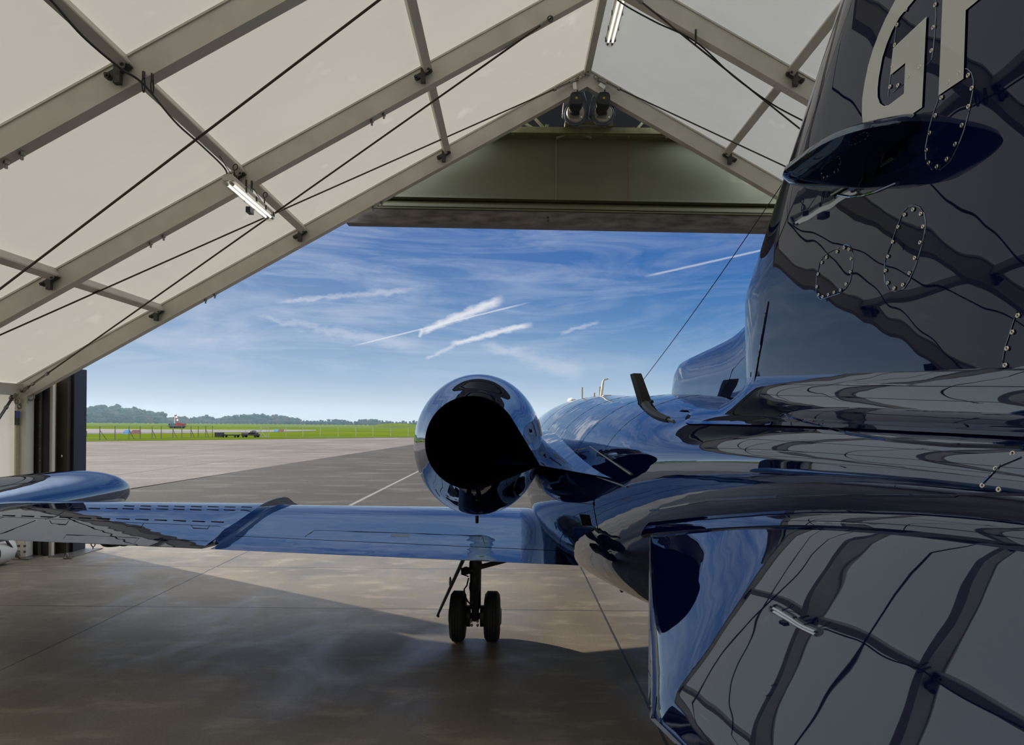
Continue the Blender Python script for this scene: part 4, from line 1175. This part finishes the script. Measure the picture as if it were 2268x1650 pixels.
MB().tube([fus_hit(*p, .002) for p in ((1472, 926), (1482, 930), (1492, 933))], .006, 6).build('lead_end', M_steel, jet)
wa = Vector((JX - .01, fin_le(2.83) + .05, 2.83))
wlow = W(1421, 846, b0.y)
MB().tube([wa + (wlow - wa) * (i / 12) - Vector((0, 0, .02 * math.sin(PI * i / 12))) for i in range(13)], .0016, 5).build('wire_aerial', M_rubcable, jet)
MB().tube([Vector((JX, fin_le(2.90) + .0, 2.90)), wa + Vector((0, .0, .03)), wa], [.004, .007, .012], 7).build('aerial_anchor', M_rubcable, jet)
yA = 7.3
def topz(y): a, cz, b = fus(y); return cz + b
MB().tube([(W(1331, 880, yA).x, yA, topz(yA) - .03), W(1336, 845, yA), W(1338, 841, yA + .01), W(1347, 839, yA + .02)], [.016, .011, .01, .008], 8).build('blade_aerial', M_white, jet)
MB().box((W(1341, 880, yA).x, yA - .05, topz(yA) + .003), (.08, .2, .01)).build('aerial_foot', M_white, jet)
for px_, h_, y in ((1328, .09, 7.6), (1316, .05, 8.2), (1289, .12, 8.6)):
    x = W(px_, 880, y).x; a, cz, b = fus(y); zb = cz + b * math.sqrt(1 - ((x - JX) / a) ** 2)
    MB().tube([(x, y, zb - .02), (x, y, zb + h_ * 1.2)], .012, 7).build('rod_aerial', M_white, jet)
x = W(1265, 887, 9.2).x; a, cz, b = fus(9.2); zb = cz + b * math.sqrt(1 - min(.99, ((x - JX) / a) ** 2))
MB().ball((x, 9.2, W(1265, 887, 9.2).z), (.05, .16, .035)).beam((x, 9.2, W(1265, 887, 9.2).z), (x + .05, 9.2, zb), .02, .06).build('beacon', M_white, jet)
# small blades under the belly
for px_, py_, h_, w_ in ((1377, 1287, .11, .03), (1426, 1303, .09, .03)):
    q = W(px_, py_, 5.0)
    MB().prism([(q.x, q.y, q.z + .05), (q.x, q.y + .12, q.z + .05), (q.x, q.y + .1, q.z - h_ + .02), (q.x, q.y + .04, q.z - h_ + .02)], (w_ * .6, 0, 0)).build('belly_aerial', M_dkmetal, jet, smooth=False)
MB().lathe([(.016, -.02), (.016, .05)], W(1357, 1271, 5.4), (0, .2, -1), 10).build('drain_mast', M_dkmetal, jet)

# ---- the far side
MIR = True
make_wing(); make_tank(); make_engine(); make_gear(); make_delta()
MIR = False
# ================================================================== outside
def ring_pin():
    p = G(206, 1217)
    t = thing('ground_peg', p, 'small pigtail eye peg standing on the floor under the outer wing', 'peg')
    MB().tube([p, p + Vector((0, 0, .05))], .008, 6).torus(p + Vector((0, 0, .075)), .03, .009, (0, 1, 0), 14, 6).tube([p + Vector((.02, 0, .01)), p + Vector((.12, .02, .008))], .006, 6).build('iron', M_aludk, t)
ring_pin()
p = G(147, 1238)
t = thing('ground_peg', p, 'short steel peg on the shaded floor right of the door guide', 'peg')
MB().torus(p + Vector((0, 0, .04)), .04, .01, (.6, 1, 0), 14, 6).tube([p + Vector((-.04, 0, .01)), p + Vector((.09, 0, .01))], .012, 6).build('iron', M_steel, t)

# perimeter fence in two stretches
M_fence = pm('fence_post_metal', S(70, 68, 62), S(92, 90, 84), 6, .6, .3)
M_fencel = pm('pale_fence_post', S(120, 118, 108), S(140, 138, 128), 6, .6)
M_mesh = pm('fence_wire', S(96, 96, 88), S(112, 112, 104), 6, .6, .3)
bases = [(175, 975.3), (221, 974.5), (254.7, 974), (285.6, 972.8), (310.5, 972), (337, 971.4), (357, 971.2), (383, 970), (402.6, 970), (423, 969.4), (439, 968.6), (455.6, 968.4), (470.5, 968)]
def fence(bs, label, mat, hf, strut):
    P = [G(*b) for b in bs]
    t = thing('boundary_fence', P[0], label, 'fence')
    for i, p in enumerate(P):
        MB().tube([p, p + Vector((0, 0, hf))], .045, 6).build('fence_post', mat, t)
        if strut(i) and i + 1 < len(P):
            d = (P[min(i + 1, len(P) - 1)] - p) if i % 2 else (P[max(i - 1, 0)] - p)
            MB().tube([p + Vector((0, 0, hf * .7)), p + d * .45], .03, 5).build('strut', mat, t)
    for q in (1.0, .5, .04):
        MB().tube([p + Vector((0, 0, hf * q)) for p in P], .02 if q < 1 else .03, 5).build('rail_wire', M_mesh, t)
    return t
fence(bases, 'dark wire fence with braced posts, left part of the apron edge', M_fence, 1.42, lambda i: i in (1, 3, 5, 7, 9, 11))
b2 = [(578, 968), (633.5, 967.3), (670.5, 967.2), (709, 967.2), (748.7, 967.2), (788, 967.2), (825.8, 967.2), (865, 967.2), (904, 967.2), (950, 967.2)]
fence(b2, 'pale post-and-wire fence along the grass, just left of the engine', M_fencel, 1.32, lambda i: False)
# posts
p = G(191.5, 969); t = thing('marker_post', p, 'short dark post standing alone in the grass near the door jamb', 'post')
MB().tube([p, p + Vector((0, 0, .75))], .07, 8).lathe([(.16, 0), (.12, .06)], p, (0, 0, 1), 8).build('post', M_fence, t)
# runway marker boards
M_mblue = pm('marker_blue', S(44, 92, 136), S(56, 104, 148), 3, .5)
M_mred = pm('marker_red', S(74, 30, 27), S(90, 38, 33), 3, .5)
def marker(pa, pm_, pb, py, hpx, label):
    a, m_, b = G(pa, py), G(pm_, py), G(pb, py); d = a.y; h_ = hpx * d / F
    t = thing('marker_board', m_, label, 'marker')
    for p_, q_, mat, nm, sl_ in ((a, m_, M_mblue, 'blue_panel', .12), (m_, b, M_mred, 'red_panel', .12)):
        L = q_ - p_
        MB().prism([p_ + Vector((0, 0, .12)), q_ + Vector((0, 0, .12)), q_ - L * .12 + Vector((0, .45, h_ + .12)), p_ + L * .12 + Vector((0, .45, h_ + .12))], (0, .06, 0)).build(nm, mat, t, smooth=False)
    for q_ in (a, m_, b):
        MB().tube([q_ + Vector((0, .1, 0)), q_ + Vector((0, .25, h_ * .8))], .04, 5).build('leg', M_fence, t)
marker(271.5, 287, 310, 963, 9, 'larger blue and red marker board behind the dark fence')
marker(606, 615.5, 628, 957.5, 5.5, 'smaller, farther blue and red marker board behind the pale fence')

# fire truck with its two-tone body
tp0, tp1 = G(364, 948.6), G(420, 948.6)
TY = (tp0.y + tp1.y) / 2; tx0 = tp0.x; TL = tp1.x - tp0.x
def tkx(f): return tx0 + TL * f
ft = thing('fire_truck', ((tp0.x + tp1.x) / 2, TY, 0), 'red and green airport fire truck on the far grass, side on', 'truck')
M_tred = pm('truck_red', S(112, 26, 28), S(134, 36, 36), 2, .4)
M_tgrn = pm('truck_green', S(52, 84, 82), S(64, 98, 96), 2, .4)
M_tglass = pm('truck_glass', S(20, 26, 30), S(32, 40, 46), 3, .15)
hT = TL * .35
MB().prism([(tkx(0), TY - 1.2, .5), (tkx(.18), TY - 1.2, .5), (tkx(.18), TY - 1.2, hT), (tkx(.06), TY - 1.2, hT), (tkx(.0), TY - 1.2, hT * .6)], (0, 2.4, 0)).build('cab', M_tgrn, ft, smooth=False)
MB().prism([(tkx(.035), TY - 1.23, hT * .62), (tkx(.13), TY - 1.23, hT * .62), (tkx(.13), TY - 1.23, hT * .92), (tkx(.07), TY - 1.23, hT * .92)], (0, .05, 0)).build('cab_window', M_tglass, ft, smooth=False)
MB().bb((tkx(.19), TY - 1.2, .7), (tkx(.47), TY + 1.2, hT * .98)).build('front_body', M_tgrn, ft, bevel=.04)
MB().bb((tkx(.475), TY - 1.22, .7), (tkx(.9), TY + 1.22, hT * .95)).build('rear_body', M_tred, ft, bevel=.04)
MB().bb((tkx(.9), TY - 1.2, .85), (tkx(1.0), TY + 1.2, hT * .97)).build('rear_locker', M_tred, ft, bevel=.04)
MB().bb((tkx(.01), TY - 1.1, .42), (tkx(.98), TY + 1.1, .72)).build('chassis', M_dkmetal, ft, smooth=False)
for f in (.2, .62, .8):
    for s in (-1, 1):
        MB().lathe([(.2, -.16), (.48, -.14), (.52, -.08), (.52, .08), (.48, .14), (.2, .16)], (tkx(f), TY + 1.05 * s, .52), (0, 1, 0), 16).build('wheel', M_rubber, ft)
MB().bb((tkx(.52), TY - .5, hT * .95), (tkx(.7), TY + .5, hT * 1.08)).build('roof_locker', M_tred, ft, smooth=False)
MB().tube([(tkx(.5), TY, hT), (tkx(.48), TY, hT * 1.25), (tkx(.4), TY, hT * 1.35)], .1, 6).build('water_cannon', M_tred, ft)
# windsock
wp = G(386.5, 948.2)
ws = thing('windsock', wp, 'drooping red and white windsock on a thin mast by the fire truck', 'windsock')
MB().tube([wp, wp + Vector((0, 0, 35 * wp.y / F))], .06, 6).build('mast', M_white, ws)
zt_ = 29 * wp.y / F
for i in range(5):
    a = Vector((.25 + .16 * i, 0, zt_ - .42 * i)); b = a + Vector((.16, 0, -.42))
    MB().tube([wp + a, wp + b], [.33 - .03 * i, .30 - .03 * i], 10).build('sock_band', M_tred if i % 2 == 0 else M_white, ws)

# ground equipment by the fence
cp = G(486, 968.6)
t = thing('equipment_crate', cp, 'dark square crate at the left end of the parked ground equipment', 'crate')
MB().bb((cp.x - .45, cp.y - .4, .05), (cp.x + .45, cp.y + .4, .58)).build('box', M_dkmetal, t, bevel=.02)
MB().bb((cp.x - .47, cp.y - .42, .58), (cp.x + .47, cp.y + .42, .64)).build('lid', M_fence, t, bevel=.01)
cp = G(511, 968.6); 
t = thing('flat_dolly', cp, 'low flat dolly parked between the crate and the dark cart', 'dolly')
MB().bb((cp.x - 1.0, cp.y - .6, .22), (cp.x + 1.0, cp.y + .6, .38)).build('deck', M_dkmetal, t, bevel=.02)
for sx_ in (-.75, .75):
    for sy_ in (-.5, .5):
        MB().lathe([(.04, -.05), (.14, -.05), (.14, .05), (.04, .05)], (cp.x + sx_, cp.y + sy_, .14), (0, 1, 0), 12).build('wheel', M_rubber, t)
cp = G(556, 968.8)
t = thing('service_cart', cp, 'dark service cart heaped with black gear beside the pale frame', 'cart')
MB().bb((cp.x - 1.05, cp.y - .6, .24), (cp.x + .95, cp.y + .6, .42)).build('deck', M_dkmetal, t, bevel=.02)
MB().bb((cp.x - 1.05, cp.y - .5, .42), (cp.x - .2, cp.y + .5, .62)).build('bin', M_fence, t, bevel=.02)
MB().ball((cp.x + .3, cp.y, .62), (.42, .4, .3)).ball((cp.x + .05, cp.y - .1, .58), (.3, .3, .24)).ball((cp.x + .65, cp.y, .52), (.28, .3, .18)).build('black_sacks', M_rubcable, t)
for sx_ in (-.8, .7):
    for sy_ in (-.5, .5):
        MB().lathe([(.05, -.06), (.17, -.06), (.17, .06), (.05, .06)], (cp.x + sx_, cp.y + sy_, .17), (0, 1, 0), 12).build('wheel', M_rubber, t)
cp = G(586, 968.8)
t = thing('access_frame', cp, 'pale tubular frame with a sloping rail, right of the black-laden cart', 'frame')
hh_ = 21 * cp.y / F
for a, b in (((-.55, 0, 0), (-.55, 0, hh_)), ((.55, 0, 0), (.55, 0, hh_)), ((-.55, 0, hh_), (.55, 0, hh_)), ((.25, .1, 0), (.25, .1, hh_)), ((-.55, 0, .05), (.65, 0, .05)), ((-2.6, .4, hh_ * .8), (-.8, .4, hh_ * .8)), ((-.8, .4, hh_ * .8), (.1, .2, .1)), ((-2.6, .4, 0), (-2.6, .4, hh_ * .8))):
    MB().tube([cp + Vector(a), cp + Vector(b)], .035, 6).build('tube', M_fencel, t)

# grass mound at the far right of the field
mp = G(880, 949)
md = MB(); n = 24; R = []
for i in range(9):
    f = i / 8
    R.append([Vector((mp.x + 9 * (1 - f) ** .8 * math.cos(2 * PI * k / n) * 1.5, mp.y + 6 * (1 - f) ** .8 * math.sin(2 * PI * k / n), 2.0 * math.sin(f * PI / 2))) for k in range(n)])
struct(md.loft(R, False, True).build('grass_mound', M_grass, zero=True))

# trees along the far edge of the airfield
M_leaf = [pm('leaf_green_%s' % n_, a, b, .35, .95, bump=.8, bscale=1.6, Specular_IOR_Level=.1) for n_, a, b in (('deep', S(20, 33, 24), S(36, 50, 32)), ('olive', S(28, 40, 25), S(46, 56, 34)), ('autumn', S(48, 42, 30), S(64, 56, 40)))]
M_bark = pm('bark', S(62, 54, 46), S(84, 74, 62), 3, .9)
def tree_proto(seed, nb, wid, tall, mat):
    r = random.Random(seed)
    t = bpy.data.objects.new('broadleaf_tree', None); COL.objects.link(t); WO[t.name] = Vector((0, 0, 0))
    m_ = MB()
    for k in range(nb):
        a = r.uniform(0, 2 * PI); q = r.uniform(0, wid)
        zz = tall * r.uniform(.32, .92); rr = tall * r.uniform(.09, .19) * (1.15 - .5 * abs(zz / tall - .55))
        m_.ball((q * math.cos(a), q * math.sin(a), zz), (rr * r.uniform(.9, 1.25), rr, rr * r.uniform(.75, .95)), 9, 7, .2, r)
    m_.ball((0, 0, tall * .3), (wid * 1.1, wid, tall * .28), 12, 8, .12, r)
    c_ = m_.build('crown', mat, t, ang=180)
    MB().tube([(0, 0, 0), (0.05, 0, tall * .5)], [.4, .22], 7).build('trunk', M_bark, t)
    return t
protos = [tree_proto(3, 30, 4.6, 15, M_leaf[0]), tree_proto(5, 26, 4.0, 14, M_leaf[1]), tree_proto(8, 34, 5.2, 14, M_leaf[0]), tree_proto(13, 24, 3.6, 15, M_leaf[2]), tree_proto(21, 28, 5.0, 13, M_leaf[1])]
used_p = set()
rt = random.Random(11)
def plant(px, d, hm, wide, label, group, kind=None):
    k = kind if kind is not None else rt.randrange(len(protos))
    u, _ = unroll(px, 938); loc = Vector((u * d / F, d, 0))
    if k in used_p: o = copy_tree(protos[k])
    else: o = protos[k]; used_p.add(k)
    base = (15, 14, 14, 15, 13)[k]; s = hm / base
    o.scale = (s * wide, s * wide, s); o.rotation_euler = (0, 0, rt.uniform(0, 6.28)); o.location = loc
    tag(o, label, 'tree', group)
wood = [(165, 38), (200, 37), (240, 36), (262, 38), (290, 33), (320, 31), (345, 28), (362, 24)]
g1, l1 = 'trees of the wood behind the left jamb', 'tall dark tree in the dense wood on the left horizon'
for i in range(26):
    px = 150 + i * 8.3 + rt.uniform(-2, 2); hp = lerp([(a, b) for a, b in wood], px) * rt.uniform(.84, 1.06)
    plant(px, rt.uniform(640, 700), hp * 670 / F, 1.15, l1, g1)
g1b, l1b = 'lower trees at the front of the wood', 'rounded lower tree at the front edge of the left wood'
for i in range(14):
    px = 168 + i * 14 + rt.uniform(-3, 3)
    plant(px, rt.uniform(560, 590), (24 if px < 260 else 17) * 570 / F * rt.uniform(.8, 1.1), 1.3, l1b, g1b)
prof = [(365, 13), (400, 15), (430, 14), (455, 19), (475, 13), (505, 17), (520, 18), (540, 21), (570, 20), (600, 22), (630, 20), (652, 16), (670, 10), (700, 10), (740, 12), (780, 9), (800, 12), (812, 16), (830, 13), (850, 11), (880, 9), (905, 10), (960, 10)]
g2, l2 = 'trees of the long distant tree line', 'small distant tree in the hedge line between the truck and the engine'
px = 366
while px < 950:
    plant(px, rt.uniform(690, 740), lerp(prof, px) * 720 / F * rt.uniform(.82, 1.12), 1.2 if px < 660 else 1.0, l2, g2); px += rt.uniform(6.5, 9.5)
g3, l3 = 'low bushes below the distant tree line', 'low bush at the foot of the distant tree line'
px = 360
while px < 950:
    plant(px, rt.uniform(640, 660), 7.5 * 650 / F * rt.uniform(.7, 1.15), 2.0, l3, g3); px += 10
for q in protos:
    if protos.index(q) not in used_p:
        for ch in list(q.children): bpy.data.objects.remove(ch)
        bpy.data.objects.remove(q)

# haze lying over the far airfield
hz = bpy.data.materials.new('ground_haze'); hz.use_nodes = True
kh = NT(hz.node_tree); kh.t.nodes.clear()
kh.n('ShaderNodeOutputMaterial', {'Volume': kh.n('ShaderNodeVolumeScatter', {'Color': (.5, .78, 1.0, 1), 'Density': .0003, 'Anisotropy': .35}).outputs[0]})
hb = MB().bb((-1100, 130, .3), (700, 1100, 24)).build('haze', hz, smooth=False, zero=True)
hb['kind'] = 'stuff'; hb['label'] = 'thin blue haze over the far airfield and its trees'; hb['category'] = 'haze'
